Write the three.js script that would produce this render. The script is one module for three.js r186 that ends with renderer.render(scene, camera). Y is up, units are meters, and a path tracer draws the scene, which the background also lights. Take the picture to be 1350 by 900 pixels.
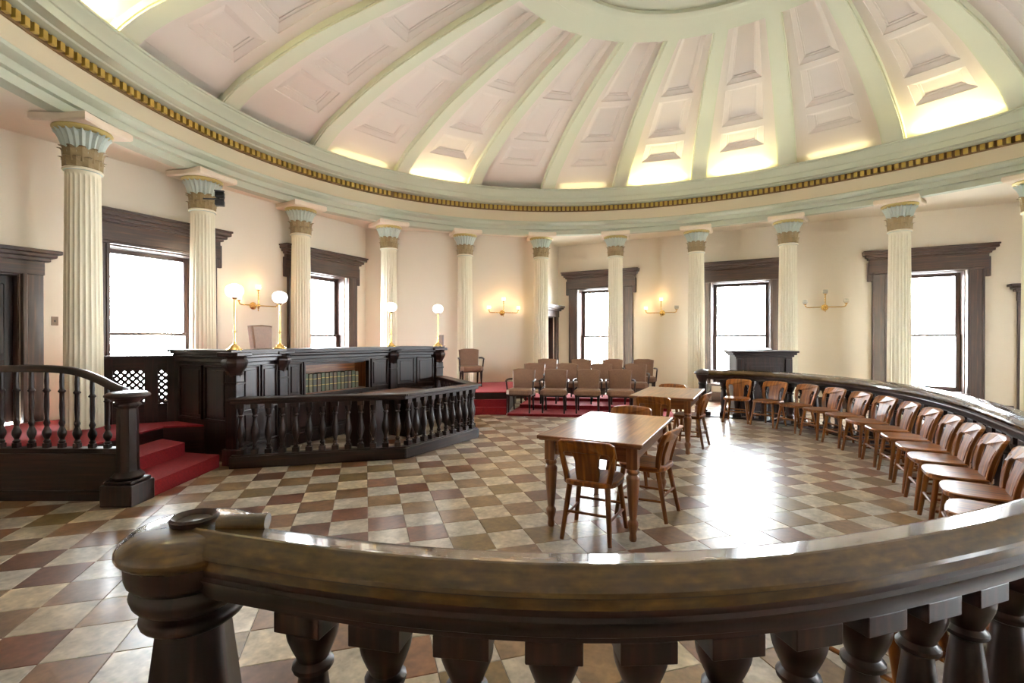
import * as THREE from 'three';
import { RoundedBoxGeometry } from 'three/addons/geometries/RoundedBoxGeometry.js';
import { mergeGeometries, toCreasedNormals, mergeVertices } from 'three/addons/utils/BufferGeometryUtils.js';
import { RectAreaLightUniformsLib } from 'three/addons/lights/RectAreaLightUniformsLib.js';
RectAreaLightUniformsLib.init();

// ------------------------------------------------------------------ camera, sky, exposure
const F = 640, HORIZON = 447.5, EYE = 1.55;              // focal length and horizon of the 1350 x 900 photograph, eye height in metres
const scene = new THREE.Scene();
const camera = new THREE.PerspectiveCamera(2 * Math.atan(450 / F) * 180 / Math.PI, 1.5, 0.05, 200);
camera.position.set(0, EYE, 0);
camera.lookAt(0, EYE - (450 - HORIZON) / F, -1);
const renderer = new THREE.WebGLRenderer({ antialias: true });
renderer.toneMapping = THREE.LinearToneMapping;
renderer.toneMappingExposure = 1.58;
renderer.shadowMap.enabled = true;
scene.background = new THREE.Color(0.88, 0.95, 1.0);      // bright overcast sky, the daylight of the room
scene.backgroundIntensity = 46;
const COVE = 150, SCONCE = 0.12, GLOBE = 0.8;               // lamp strengths

// ------------------------------------------------------------------ helpers
let seed = 20240611;
const rnd = () => { seed = (seed + 0x6D2B79F5) | 0; let t = Math.imul(seed ^ (seed >>> 15), 1 | seed); t = (t + Math.imul(t ^ (t >>> 7), 61 | t)) ^ t; return ((t ^ (t >>> 14)) >>> 0) / 4294967296; };
const V = (x, y, d) => new THREE.Vector3(x, y, -d);        // plan: x to the right, d away from the camera
const onLevel = (px, py, h = 0) => { const d = F * (EYE - h) / (py - HORIZON); return [(px - 675) / F * d, d]; };
const facing = (a) => a + Math.PI / 2;                     // rotation.y for a thing whose front (+z) looks along plan angle a
const DEG = Math.PI / 180;
const ORD = ['first', 'second', 'third', 'fourth', 'fifth', 'sixth', 'seventh', 'eighth', 'ninth', 'tenth', 'eleventh', 'twelfth', 'thirteenth', 'fourteenth', 'fifteenth', 'sixteenth', 'seventeenth', 'eighteenth', 'nineteenth', 'twentieth'];
const counts = {};
function numbered(name) { counts[name] = (counts[name] ?? -1) + 1; return counts[name] ? `${name}_${String(counts[name]).padStart(3, '0')}` : name; }
function put(o, parent) { o.castShadow = true; o.receiveShadow = true; (parent ?? scene).add(o); return o; }
function mesh(name, geo, mat, parent) { const m = new THREE.Mesh(geo, mat); m.name = parent ? name : numbered(name); return put(m, parent); }
function tag(o, label, category, group, kind) { o.userData.label = label; if (category) o.userData.category = category; if (group) o.userData.group = group; if (kind) o.userData.kind = kind; return o; }
function thing(name, label, category, x = 0, y = 0, d = 0, turn = 0, group) {
  const g = new THREE.Group(); g.name = numbered(name); g.position.set(x, y, -d); g.rotation.y = turn; scene.add(g); return tag(g, label, category, group);
}
function struct(name, label, x = 0, y = 0, d = 0, turn = 0) {
  const g = new THREE.Group(); g.name = numbered(name); g.position.set(x, y, -d); g.rotation.y = turn; scene.add(g); return tag(g, label, undefined, undefined, 'structure');
}
function copyOf(o, x, y, d, turn, label, group) {
  const c = o.clone(); c.name = numbered(o.name.replace(/_\d{3}$/, '')); c.position.set(x, y, -d); c.rotation.y = turn; scene.add(c);
  c.userData = { ...o.userData }; if (label) c.userData.label = label; if (group) c.userData.group = group; return c;
}
// uv in metres by the dominant face direction; the grain (v) runs along axis g
function uvBox(geo, g = 1) {
  const q = geo.index ? geo.toNonIndexed() : geo; const p = q.attributes.position, uv = new Float32Array(p.count * 2);
  const a = new THREE.Vector3(), b = new THREE.Vector3(), c = new THREE.Vector3(), n = new THREE.Vector3();
  for (let i = 0; i < p.count; i += 3) {
    a.fromBufferAttribute(p, i); b.fromBufferAttribute(p, i + 1); c.fromBufferAttribute(p, i + 2);
    n.copy(b).sub(a).cross(c.clone().sub(a)); const ab = [Math.abs(n.x), Math.abs(n.y), Math.abs(n.z)]; const k = ab.indexOf(Math.max(...ab));
    const rest = [0, 1, 2].filter((t) => t !== k); let U = rest[0], W = rest[1]; if (U === g) { U = rest[1]; W = rest[0]; }
    [a, b, c].forEach((v, j) => { const e = [v.x, v.y, v.z]; uv[(i + j) * 2] = e[U]; uv[(i + j) * 2 + 1] = e[W]; });
  }
  q.setAttribute('uv', new THREE.BufferAttribute(uv, 2)); return q;
}
const crease = (g, a = 0.6) => { g.deleteAttribute('uv'); return toCreasedNormals(g, a); };
const T4 = (x = 0, y = 0, z = 0, rx = 0, ry = 0, rz = 0) => new THREE.Matrix4().makeRotationFromEuler(new THREE.Euler(rx, ry, rz)).setPosition(x, y, z);
function box(w, h, d, x = 0, y = 0, z = 0, r = 0.006, g = 1, rot) {   // rounded box centred at x, z with its foot at y
  const b = r > 0 && Math.min(w, h, d) > 2.2 * r ? new RoundedBoxGeometry(w, h, d, 1, r) : new THREE.BoxGeometry(w, h, d);
  const q = uvBox(b, g); if (rot) q.applyMatrix4(T4(0, 0, 0, ...rot)); q.translate(x, y + h / 2, z); return q;
}
const clean = (gs) => mergeGeometries(gs.map((g) => { const q = g.index ? g.toNonIndexed() : g; for (const k of Object.keys(q.attributes)) if (!['position', 'normal', 'uv'].includes(k)) q.deleteAttribute(k); return q; }));
function lathe(prof, seg = 18, arc) {                       // prof: [radius, y] from the foot up
  const g = new THREE.LatheGeometry(prof.map(([r, y]) => new THREE.Vector2(Math.max(r, 0.0004), y)), seg);
  const len = prof[prof.length - 1][1] - prof[0][1]; const uv = g.attributes.uv; for (let i = 0; i < uv.count; i++) uv.setXY(i, uv.getX(i) * 0.35, uv.getY(i) * len);
  return toCreasedNormals(g, arc ?? 0.7);
}
const bez = (pts, n = 4) => {                                // smooth a turned profile
  const c = new THREE.SplineCurve(pts.map(([a, b]) => new THREE.Vector2(a, b))); return c.getPoints(n * (pts.length - 1)).map((p) => [p.x, p.y]);
};
function sweep(path, prof, { closed = false, caps = true, cre = 0.55 } = {}) {  // prof [[offset to the right of the path, y]...] as a closed outline; path: Vector3[]
  const n = path.length, m = prof.length, pos = [], uv = [], idx = []; let len = 0; const per = [0];
  for (let j = 0; j < m; j++) per.push(per[j] + Math.hypot(prof[(j + 1) % m][0] - prof[j][0], prof[(j + 1) % m][1] - prof[j][1]));
  for (let i = 0; i < n; i++) {
    const a = path[closed ? (i - 1 + n) % n : Math.max(i - 1, 0)], b = path[closed ? (i + 1) % n : Math.min(i + 1, n - 1)];
    const t = b.clone().sub(a); t.y = 0; t.normalize(); let s = new THREE.Vector3(-t.z, 0, t.x), k = 1;
    if (i > 0 && i < n - 1) { const u = path[i].clone().sub(path[i - 1]).setY(0).normalize(); k = 1 / Math.max(0.5, Math.abs(u.dot(t))); }
    if (i) len += path[i].distanceTo(path[i - 1]);
    for (let j = 0; j <= m; j++) { const [o, y] = prof[j % m]; const p = path[i].clone().addScaledVector(s, o * k); pos.push(p.x, p.y + y, p.z); uv.push(per[j], len); }
  }
  const w = m + 1;
  for (let i = 0; i < n - (closed ? 0 : 1); i++) for (let j = 0; j < m; j++) { const a = i * w + j, b = ((i + 1) % n) * w + j; idx.push(a, b, a + 1, b, b + 1, a + 1); }
  const g = new THREE.BufferGeometry(); g.setAttribute('position', new THREE.Float32BufferAttribute(pos, 3)); g.setAttribute('uv', new THREE.Float32BufferAttribute(uv, 2)); g.setIndex(idx);
  let q = g.toNonIndexed();
  if (caps && !closed) {
    const tris = THREE.ShapeUtils.triangulateShape(prof.map(([a, b]) => new THREE.Vector2(a, b)), []); const add = [];
    for (const [i0, fl] of [[0, 0], [n - 1, 1]]) for (const t of tris) for (const j of (fl ? t : [t[0], t[2], t[1]])) { const k = (i0 * w + j) * 3; add.push([pos[k], pos[k + 1], pos[k + 2], prof[j][0], prof[j][1]]); }
    const c = new THREE.BufferGeometry(); c.setAttribute('position', new THREE.Float32BufferAttribute(add.flatMap((e) => e.slice(0, 3)), 3)); c.setAttribute('uv', new THREE.Float32BufferAttribute(add.flatMap((e) => e.slice(3)), 2)); q = mergeGeometries([q, c]);
  }
  return toCreasedNormals(q, cre);
}
function tube(pts, r, seg = 8, n = 16) {
  const c = pts.length > 2 ? new THREE.CatmullRomCurve3(pts.map((p) => new THREE.Vector3(...p))) : new THREE.LineCurve3(new THREE.Vector3(...pts[0]), new THREE.Vector3(...pts[1]));
  return new THREE.TubeGeometry(c, pts.length > 2 ? n : 1, r, seg, false).toNonIndexed();
}
function rod(a, b, r0, r1, seg = 10) {                       // tapered round bar from a to b
  const A = new THREE.Vector3(...a), B = new THREE.Vector3(...b), L = A.distanceTo(B);
  const g = new THREE.CylinderGeometry(r1, r0, L, seg).toNonIndexed(); const uv = g.attributes.uv; for (let i = 0; i < uv.count; i++) uv.setXY(i, uv.getX(i) * 0.1, uv.getY(i) * L);
  g.translate(0, L / 2, 0); g.applyQuaternion(new THREE.Quaternion().setFromUnitVectors(new THREE.Vector3(0, 1, 0), B.clone().sub(A).normalize())); g.translate(...a); return g;
}
function extr(pts, depth, bevel = 0.008, holes = []) {       // outline [x, y] extruded along +z
  const s = new THREE.Shape(pts.map(([a, b]) => new THREE.Vector2(a, b))); for (const h of holes) s.holes.push(new THREE.Path(h.map(([a, b]) => new THREE.Vector2(a, b))));
  return new THREE.ExtrudeGeometry(s, { depth, bevelEnabled: bevel > 0, bevelThickness: bevel, bevelSize: bevel, bevelSegments: 1, bevelOffset: -bevel, curveSegments: 8, steps: 1 });
}
function slab(poly, y0, y1) {                                 // plan outline [x, d] as a solid between two levels
  const g = extr(poly.map(([x, d]) => [x, d]), y1 - y0, 0); g.rotateX(-Math.PI / 2); g.translate(0, y0, 0); return uvBox(g, 0);
}
const deform = (g, f) => { const p = g.attributes.position; const v = new THREE.Vector3(); for (let i = 0; i < p.count; i++) { v.fromBufferAttribute(p, i); f(v); p.setXYZ(i, v.x, v.y, v.z); } g.computeVertexNormals(); return g; };

// ------------------------------------------------------------------ procedural surfaces
function noiseGrid(n, s) { const o = new Float32Array(n * n); for (let i = 0; i < n * n; i++) o[i] = s(); return o; }
function fbm(size, cells, oct, sx = 1, sy = 1) {              // tiling value noise
  const out = new Float32Array(size * size); let amp = 1, tot = 0;
  for (let o = 0; o < oct; o++) {
    const cx = Math.max(1, Math.round(cells * sx * 2 ** o)), cy = Math.max(1, Math.round(cells * sy * 2 ** o)), g = new Float32Array(cx * cy).map(() => rnd());
    for (let y = 0; y < size; y++) for (let x = 0; x < size; x++) {
      const fx = x / size * cx, fy = y / size * cy, x0 = Math.floor(fx), y0 = Math.floor(fy); let tx = fx - x0, ty = fy - y0; tx = tx * tx * (3 - 2 * tx); ty = ty * ty * (3 - 2 * ty);
      const G = (a, b) => g[(b % cy) * cx + (a % cx)];
      out[y * size + x] += amp * ((G(x0, y0) * (1 - tx) + G(x0 + 1, y0) * tx) * (1 - ty) + (G(x0, y0 + 1) * (1 - tx) + G(x0 + 1, y0 + 1) * tx) * ty);
    }
    tot += amp; amp *= 0.55;
  }
  for (let i = 0; i < out.length; i++) out[i] /= tot; return out;
}
function tex(size, f, srgb = true, rep = 1, repY) {
  const d = new Uint8Array(size * size * 4); for (let i = 0; i < size * size; i++) { const c = f(i); d[i * 4] = c[0]; d[i * 4 + 1] = c[1]; d[i * 4 + 2] = c[2]; d[i * 4 + 3] = 255; }
  const t = new THREE.DataTexture(d, size, size); t.wrapS = t.wrapT = THREE.RepeatWrapping; t.magFilter = THREE.LinearFilter; t.minFilter = THREE.LinearMipmapLinearFilter; t.generateMipmaps = true;
  if (srgb) t.colorSpace = THREE.SRGBColorSpace; t.repeat.set(rep, repY ?? rep); t.needsUpdate = true; return t;
}
const mixc = (a, b, t) => a.map((v, i) => Math.max(0, Math.min(255, v + (b[i] - v) * t)));
const grain = fbm(256, 3, 5, 6, 0.7), coarse = fbm(256, 3, 5), fine = fbm(256, 16, 4);
const woodMap = (dark, light) => tex(256, (i) => mixc(dark, light, Math.max(0, Math.min(1, (grain[i] - 0.28) * 1.7 + (coarse[i] - 0.5) * 0.5))), true, 2.4, 1.1);
const woodFine = (dark, light) => tex(256, (i) => mixc(dark, light, Math.max(0, Math.min(1, 0.5 + (grain[i] - 0.5) * 0.9 + (fine[i] - 0.5) * 0.9))), true, 3.1, 1.7);
const grey = tex(256, (i) => { const v = 205 + (fine[i] - 0.5) * 60 + (coarse[i] - 0.5) * 30; return [v, v, v]; }, true, 1);
const std = (o) => new THREE.MeshPhysicalMaterial({ roughness: 0.6, ...o });
const lin = (r, g, b) => new THREE.Color().setRGB(r, g, b);
const roughWood = tex(256, (i) => { const v = 120 + (grain[i] - 0.5) * 110 + (fine[i] - 0.5) * 60; return [v, v, v]; }, false, 2.4, 1.1);
const M = {
  darkWood: std({ map: woodMap([26, 13, 10], [60, 31, 22]), roughness: 0.4, specularIntensity: 0.7, clearcoat: 0.1, clearcoatRoughness: 0.2 }),
  casing: std({ map: woodMap([44, 26, 20], [86, 54, 38]), roughness: 0.42, clearcoat: 0.25, clearcoatRoughness: 0.25 }),
  railWood: std({ map: woodFine([52, 35, 12], [96, 70, 26]), roughness: 0.55, specularIntensity: 0.4, clearcoat: 1, clearcoatRoughness: 0.07 }),
  chairWood: std({ map: woodMap([100, 53, 14], [168, 102, 33]), roughness: 0.42, specularIntensity: 0.6, clearcoat: 0.12, clearcoatRoughness: 0.15 }),
  tableWood: std({ map: woodMap([108, 60, 27], [170, 110, 60]), roughness: 0.3, clearcoat: 0.7, clearcoatRoughness: 0.15 }),
  wall: std({ color: lin(0.78, 0.69, 0.56), roughness: 0.85, specularIntensity: 0.4 }),
  soffit: std({ color: lin(0.78, 0.69, 0.56), roughness: 0.8, specularIntensity: 0.4 }),
  green: std({ color: lin(0.53, 0.55, 0.43), roughness: 0.65, specularIntensity: 0.4 }),
  frieze: std({ color: lin(0.70, 0.60, 0.43), roughness: 0.75, specularIntensity: 0.4 }),
  gold: std({ color: lin(0.50, 0.33, 0.07), roughness: 0.4, metalness: 0.35 }),
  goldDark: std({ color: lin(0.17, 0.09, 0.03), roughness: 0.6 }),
  domePanel: std({ color: lin(0.77, 0.69, 0.62), roughness: 0.8, specularIntensity: 0.4 }),
  domeGreen: std({ color: lin(0.65, 0.66, 0.50), roughness: 0.75, specularIntensity: 0.4 }),
  column: std({ color: lin(0.78, 0.71, 0.54), roughness: 0.6, specularIntensity: 0.4 }),
  abacus: std({ color: lin(0.78, 0.66, 0.52), roughness: 0.6, specularIntensity: 0.4 }),
  leafBlue: std({ color: lin(0.50, 0.56, 0.50), roughness: 0.6 }),
  leafGold: std({ color: lin(0.25, 0.175, 0.08), roughness: 0.55, metalness: 0.15 }),
  rimGold: std({ color: lin(0.46, 0.36, 0.12), roughness: 0.5, metalness: 0.2 }),
  brass: std({ color: lin(0.72, 0.48, 0.16), roughness: 0.22, metalness: 1 }),
  glass: std({ color: lin(1, 1, 1), transmission: 1, thickness: 0, roughness: 0.02, ior: 1.5 }),
  carpet: std({ map: tex(256, (i) => mixc([104, 10, 18], [150, 26, 32], fine[i]), true, 6), roughness: 0.95, sheen: 0.3, sheenColor: lin(0.5, 0.1, 0.1) }),
  leather: std({ map: tex(256, (i) => mixc([104, 72, 52], [132, 96, 70], fine[i] * 0.7 + coarse[i] * 0.3), true, 4), roughness: 0.5 }),
  black: std({ color: lin(0.012, 0.012, 0.014), roughness: 0.45 }),
  steel: std({ color: lin(0.45, 0.45, 0.46), roughness: 0.35, metalness: 0.9 }),
  plate: std({ color: lin(0.22, 0.15, 0.09), roughness: 0.5 }),
  paper: std({ color: lin(0.78, 0.75, 0.66), roughness: 0.9 }),
  opal: std({ color: lin(0.9, 0.9, 0.9), roughness: 0.25, emissive: lin(1, 1, 1), emissiveIntensity: 1.6 }),
  shadeLit: std({ color: lin(0.9, 0.8, 0.6), roughness: 0.3, emissive: lin(1, 0.78, 0.45), emissiveIntensity: 1.3 }),
  shadeOff: std({ color: lin(0.86, 0.82, 0.74), roughness: 0.2, transmission: 0.45, thickness: 0 }),
  tubeLit: std({ color: lin(1, 1, 1), emissive: lin(1, 0.9, 0.5), emissiveIntensity: 4 }),
  grout: std({ color: lin(0.17, 0.14, 0.11), roughness: 0.7 }),
  paving: std({ color: lin(0.6, 0.6, 0.58), roughness: 0.9 }),
};

// ------------------------------------------------------------------ the plan of the hall (metres)
const U = 2.1;                                               // unit of the fitted ellipse: eye level to the top of a shaft
const CX = 1.089 * U, CD = 2.185 * U, K = 1.088, PSI = 2.243;
const level = (h) => EYE + U * h;
const ex = [Math.cos(PSI), Math.sin(PSI)], ey = [-Math.sin(PSI), Math.cos(PSI)];
const ell = (R, t) => { const a = U * K * R * Math.cos(t), b = U * R / K * Math.sin(t); return [CX + ex[0] * a + ey[0] * b, CD + ex[1] * a + ey[1] * b]; };
const ellTangent = (R, t) => { const e = 1e-3, [a, b] = ell(R, t - e), [c, d] = ell(R, t + e); return Math.atan2(d - b, c - a); };
const RC = 3.683;
const COL = [45.35, 30.94, 15.38, -1.04, -16.35, -31.69, -45.87, -59.75, -73.19, -86.43, -98.9];
const RIB = [...COL]; { const n = 14, rest = 360 - (COL[0] - COL[COL.length - 1]); for (let i = 1; i < n; i++) RIB.push(COL[COL.length - 1] - rest * i / n); }
const AL = 61.8 * DEG, AR = AL - Math.PI / 2;
const eL = [Math.cos(AL), Math.sin(AL)], nL = [-Math.sin(AL), Math.cos(AL)], eR = [Math.cos(AR), Math.sin(AR)], nR = [Math.cos(AL), Math.sin(AL)];
const DL = 8.69, DR = 13.125, DN = 2.87, DS = 8.38;           // distances of the left, right, near and side wall from the camera foot
const PL = (s, o = 0) => [nL[0] * (DL - o) + eL[0] * s, nL[1] * (DL - o) + eL[1] * s];   // s along the left wall, o into the room
const PR = (s, o = 0) => [nR[0] * (DR - o) + eR[0] * s, nR[1] * (DR - o) + eR[1] * s];
const cornerA = PL(8.7), cornerB = PR(-5.51);
const cornerM = [0.64, 12.93];
const AC = Math.atan2(cornerM[1] - cornerA[1], cornerM[0] - cornerA[0]), LC = Math.hypot(cornerM[0] - cornerA[0], cornerM[1] - cornerA[1]);
const AM = Math.atan2(cornerB[1] - cornerM[1], cornerB[0] - cornerM[0]), LM = Math.hypot(cornerB[0] - cornerM[0], cornerB[1] - cornerM[1]);
const PM = (s, o = 0) => [cornerM[0] + Math.cos(AM) * s + Math.sin(AM) * o, cornerM[1] + Math.sin(AM) * s - Math.cos(AM) * o];
const PC = (s, o = 0) => [cornerA[0] + Math.cos(AC) * s + Math.sin(AC) * o, cornerA[1] + Math.sin(AC) * s - Math.cos(AC) * o];
const cornerN = PL(-DN), cornerS = [eR[0] * DS - nR[0] * DN, eR[1] * DS - nR[1] * DN], cornerE = PR(DS);
const roomPoly = [cornerN, cornerS, cornerE, cornerB, cornerM, cornerA];
const CEIL = level(1.285), TH = 0.42, SEAL_LEVEL = level(2.32);  // last value: height the walls reach to meet the added light seal

// ------------------------------------------------------------------ floor of marble tiles
const TS = 0.3043, TA = 0.29299, T0 = [-1.3387, 4.5004];
const ti = [Math.cos(TA), Math.sin(TA)], tj = [Math.sin(TA), -Math.cos(TA)];
const inPoly = (p, poly) => { let c = false; for (let i = 0, j = poly.length - 1; i < poly.length; j = i++) { const [xi, yi] = poly[i], [xj, yj] = poly[j]; if ((yi > p[1]) !== (yj > p[1]) && p[0] < (xj - xi) * (p[1] - yi) / (yj - yi) + xi) c = !c; } return c; };
{
  const floor = struct('floor', 'glossy chequered floor of cream and brown marble tiles');
  mesh('grout_bed', slab(roomPoly, -0.25, -0.0035), M.grout, floor);
  const tileTex = [0, 1, 2].map(() => { const a = fbm(128, 3, 5), b = fbm(128, 12, 3), c = fbm(128, 4, 4); return tex(128, (i) => { const vein = Math.pow(1 - Math.abs(c[i] - 0.5) * 2, 14); const v = 222 + (a[i] - 0.5) * 90 + (b[i] - 0.5) * 70 + vein * 12; return [v, v * 0.985, v * 0.965].map((q) => Math.min(255, q)); }, true, 1); });
  const lightTones = [[0.68, 0.61, 0.50], [0.74, 0.68, 0.59], [0.64, 0.56, 0.44], [0.68, 0.65, 0.60], [0.76, 0.65, 0.48], [0.66, 0.61, 0.54]];
  const darkTones = [[0.27, 0.145, 0.07], [0.22, 0.09, 0.05], [0.30, 0.185, 0.085], [0.24, 0.16, 0.065], [0.18, 0.085, 0.055], [0.34, 0.215, 0.115], [0.27, 0.115, 0.055], [0.28, 0.175, 0.11]];
  const mats = [lightTones, darkTones].map((l) => l.map((c, i) => std({ color: lin(...c), map: tileTex[i % 3], roughness: 0.28 })));
  const tileGeo = (rot, a = TS / 2 - 0.0012, b = TS / 2 - 0.004) => {
    const T = [[-b, 0, b], [b, 0, b], [b, 0, -b], [-b, 0, -b]], B = [[-a, -0.0035, a], [a, -0.0035, a], [a, -0.0035, -a], [-a, -0.0035, -a]]; const p = [];
    const quad = (q, r, s, t) => p.push(...q, ...r, ...s, ...q, ...s, ...t); quad(...T); for (let k = 0; k < 4; k++) { const l = (k + 1) % 4; quad(B[k], B[l], T[l], T[k]); }
    const g = new THREE.BufferGeometry(); g.setAttribute('position', new THREE.Float32BufferAttribute(p, 3)); const uv = [];
    for (let i = 0; i < p.length; i += 3) { const u = p[i] / TS + 0.5, v = p[i + 2] / TS + 0.5; const r = [[u, v], [v, 1 - u], [1 - u, 1 - v], [1 - v, u]][rot]; uv.push(r[0] * 0.7, r[1] * 0.7); }
    g.setAttribute('uv', new THREE.Float32BufferAttribute(uv, 2)); g.computeVertexNormals(); return g;
  };
  const geos = [0, 1, 2, 3].map((r) => tileGeo(r)); const all = [];
  for (let i = -45; i < 50; i++) for (let j = -42; j < 30; j++) {
    const a = i + 0.5, b = j + 0.5, x = T0[0] + TS * (a * ti[0] + b * tj[0]), d = T0[1] + TS * (a * ti[1] + b * tj[1]);
    if (!inPoly([x, d], roomPoly)) continue;
    const px = 675 + F * x / Math.max(d, 0.1), py = HORIZON + F * EYE / Math.max(d, 0.1);
    const shown = d > 0.6 && px > -20 && px < 1370 && py < 925 && !(d > 9.9 && x < 2.5) && !(x < -3.7 && d > 4.6) && !inPoly([x, d], [[-3.3, 6], [-1.4, 6.4], [-0.6, 7.7], [-1.4, 9.6], [-6, 12]]);
    all.push({ x, d, light: (((i + j) % 2) + 2) % 2 === 0, shown, far: d * d + x * x * 0.4, r: Math.floor(rnd() * 4), tone: Math.floor(rnd() * 24) });
  }
  const seen = all.filter((t) => t.shown).sort((a, b) => a.far - b.far); const own = new Set(seen.slice(0, 300)); const rest = [];
  for (const t of all) {
    const set = mats[t.light ? 0 : 1];
    if (own.has(t)) { const m = mesh('tile', geos[t.r], set[t.tone % set.length], floor); m.position.set(t.x, 0, -t.d); m.rotation.y = TA; m.castShadow = false; }
    else { const g = geos[t.r].clone(); g.applyMatrix4(T4(t.x, 0, -t.d, 0, TA, 0)); const c = (t.light ? lightTones : darkTones)[t.tone % set.length]; const n = g.attributes.position.count, col = new Float32Array(n * 3); for (let k = 0; k < n; k++) col.set(c, k * 3); g.setAttribute('color', new THREE.BufferAttribute(col, 3)); rest.push(g); }
  }
  const r = mesh('far_tiles', mergeGeometries(rest), std({ vertexColors: true, map: tileTex[0], roughness: 0.28 }), floor); r.userData.kind = 'stuff';
}

// ------------------------------------------------------------------ walls with real openings
const WIN_S = [-4.17, -7.445], WIN_L = [4.17, 7.445], WIN_R = [-4.235, -0.70, 2.84];
const winHole = (s) => [[s - 0.65, 0.42], [s + 0.65, 0.42], [s + 0.65, 2.98], [s - 0.65, 2.98]];
const doorHole = (s, w, h) => [[s - w, 0.02], [s + w, 0.02], [s + w, h], [s - w, h]];
function wall(name, label, start, angle, s0, s1, holes, backs = []) {  // start: plan point of s = 0; the wall grows outwards from its face
  const g = struct(name, label, start[0], 0, start[1], angle);
  const q = extr([[s0, -0.25], [s1, -0.25], [s1, SEAL_LEVEL], [s0, SEAL_LEVEL]], TH, 0, holes); q.translate(0, 0, -TH); mesh('wall_face', uvBox(q, 1), M.wall, g);
  const mould = []; let a = s0; const cuts = [...holes.filter((h) => h[0][1] < 0.1).map((h) => [h[0][0] - 0.26, h[1][0] + 0.26]).sort((p, r) => p[0] - r[0]), [s1, s1]];
  for (const [c0, c1] of cuts) { if (c0 - a > 0.1) mould.push(box(c0 - a, 0.24, 0.03, (a + c0) / 2, 0, 0.015, 0.008, 0)); a = c1; }
  if (mould.length) mesh('skirting', clean(mould), M.casing, g);
  return g;
}
wall('wall_left', 'cream plaster wall with two tall windows behind the judges bench', PL(0), AL, -DN - TH, 8.7, [...WIN_L.map(winHole), doorHole(2.0, 0.56, 2.42)]);
wall('wall_far', 'cream plaster wall across the corner, behind the juror seats', cornerA, AC, 0, LC, []);
wall('wall_corner', 'short cream wall with a door beside the juror seats', cornerM, AM, 0, LM, [doorHole(LM - 0.70, 0.40, 2.2)]);
wall('wall_right', 'cream plaster wall with three tall windows behind the curved balustrade', PR(0), AR, -5.51, DS + TH, [...WIN_R.map(winHole), doorHole(5.02, 0.56, 2.32)]);
wall('wall_near', 'cream plaster wall behind the entrance', [-nR[0] * DN, -nR[1] * DN], AR + Math.PI, -DS - TH, DL + TH, []);
wall('wall_side', 'cream plaster wall at the side of the hall', [-nL[0] * DS, -nL[1] * DS], AL + Math.PI, -DR - TH, DN + TH, WIN_S.map(winHole));

function windowAt(n, label, P, angle, s) {
  const [x, d] = P(s); const g = struct(`window_${n}`, label, x, 0, d, angle);
  const W = 0.65, top = 2.98, sill = 0.42;
  for (const q of [-1, 1]) mesh('casing', clean([box(0.27, top - 0.02, 0.055, q * (W + 0.135), 0.02, 0.03, 0.008), box(0.05, top - 0.02, 0.075, q * (W + 0.025), 0.02, 0.04, 0.01), box(0.04, top - 0.02, 0.07, q * (W + 0.25), 0.02, 0.037, 0.01), box(0.34, 0.16, 0.075, q * (W + 0.15), 0.02, 0.04, 0.01)]), M.casing, g);
  for (const q of [-1, 1]) mesh('ear', clean([box(0.10, 0.40, 0.06, q * (W + 0.31), top - 0.16, 0.033, 0.012)]), M.casing, g);
  mesh('head', clean([box(2 * W + 0.66, 0.33, 0.07, 0, top - 0.01, 0.037, 0.01, 0), box(2 * W + 0.5, 0.05, 0.09, 0, top - 0.01, 0.045, 0.012, 0)]), M.casing, g);
  mesh('cornice', clean([box(2 * W + 0.72, 0.05, 0.12, 0, top + 0.30, 0.062, 0.012, 0), box(2 * W + 0.80, 0.06, 0.17, 0, top + 0.34, 0.087, 0.016, 0), box(2 * W + 0.88, 0.07, 0.23, 0, top + 0.39, 0.117, 0.02, 0), box(2 * W + 0.90, 0.035, 0.25, 0, top + 0.45, 0.127, 0.008, 0)]), M.casing, g);
  mesh('sill', box(2 * W + 0.14, 0.05, 0.34, 0, sill - 0.02, -0.05, 0.015, 0), M.casing, g);
  for (const q of [-1, 1]) mesh('jamb', box(0.02, top - sill, TH - 0.06, q * (W - 0.011), sill, -TH / 2 - 0.02, 0.003), M.casing, g);
  mesh('jamb', box(2 * W - 0.04, 0.02, TH - 0.06, 0, top - 0.022, -TH / 2 - 0.02, 0.003, 0), M.casing, g);
  const mid = 1.64, sash = (y0, y1, z, lower) => {
    const f = mesh('sash', clean([...[-1, 1].map((q) => box(0.085, y1 - y0, 0.05, q * (W - 0.064), y0, z, 0.008)), box(2 * W - 0.21, lower ? 0.11 : 0.05, 0.05, 0, y0, z, 0.008, 0), box(2 * W - 0.21, lower ? 0.05 : 0.075, 0.05, 0, y1 - (lower ? 0.05 : 0.075), z, 0.008, 0)]), M.casing, g);
    const p = new THREE.PlaneGeometry(2 * W - 0.20, y1 - y0 - 0.1); p.translate(0, (y0 + y1) / 2 + (lower ? 0.03 : -0.012), z); const m = mesh('pane', p, M.glass, f); m.castShadow = false;
  };
  sash(mid - 0.025, top - 0.024, -0.30, false); sash(sill + 0.03, mid + 0.025, -0.245, true);
  return g;
}
windowAt(1, 'tall dark framed sash window behind the lattice screen', PL, AL, WIN_L[0]);
windowAt(2, 'tall brown framed sash window behind the judges high-backed chair', PL, AL, WIN_L[1]);
windowAt(3, 'tall brown framed sash window behind the juror seats', PR, AR, WIN_R[0]);
windowAt(4, 'tall dark framed sash window behind the wooden lectern', PR, AR, WIN_R[1]);
windowAt(5, 'tall brown framed sash window next to the door by the curved balustrade', PR, AR, WIN_R[2]);

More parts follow.
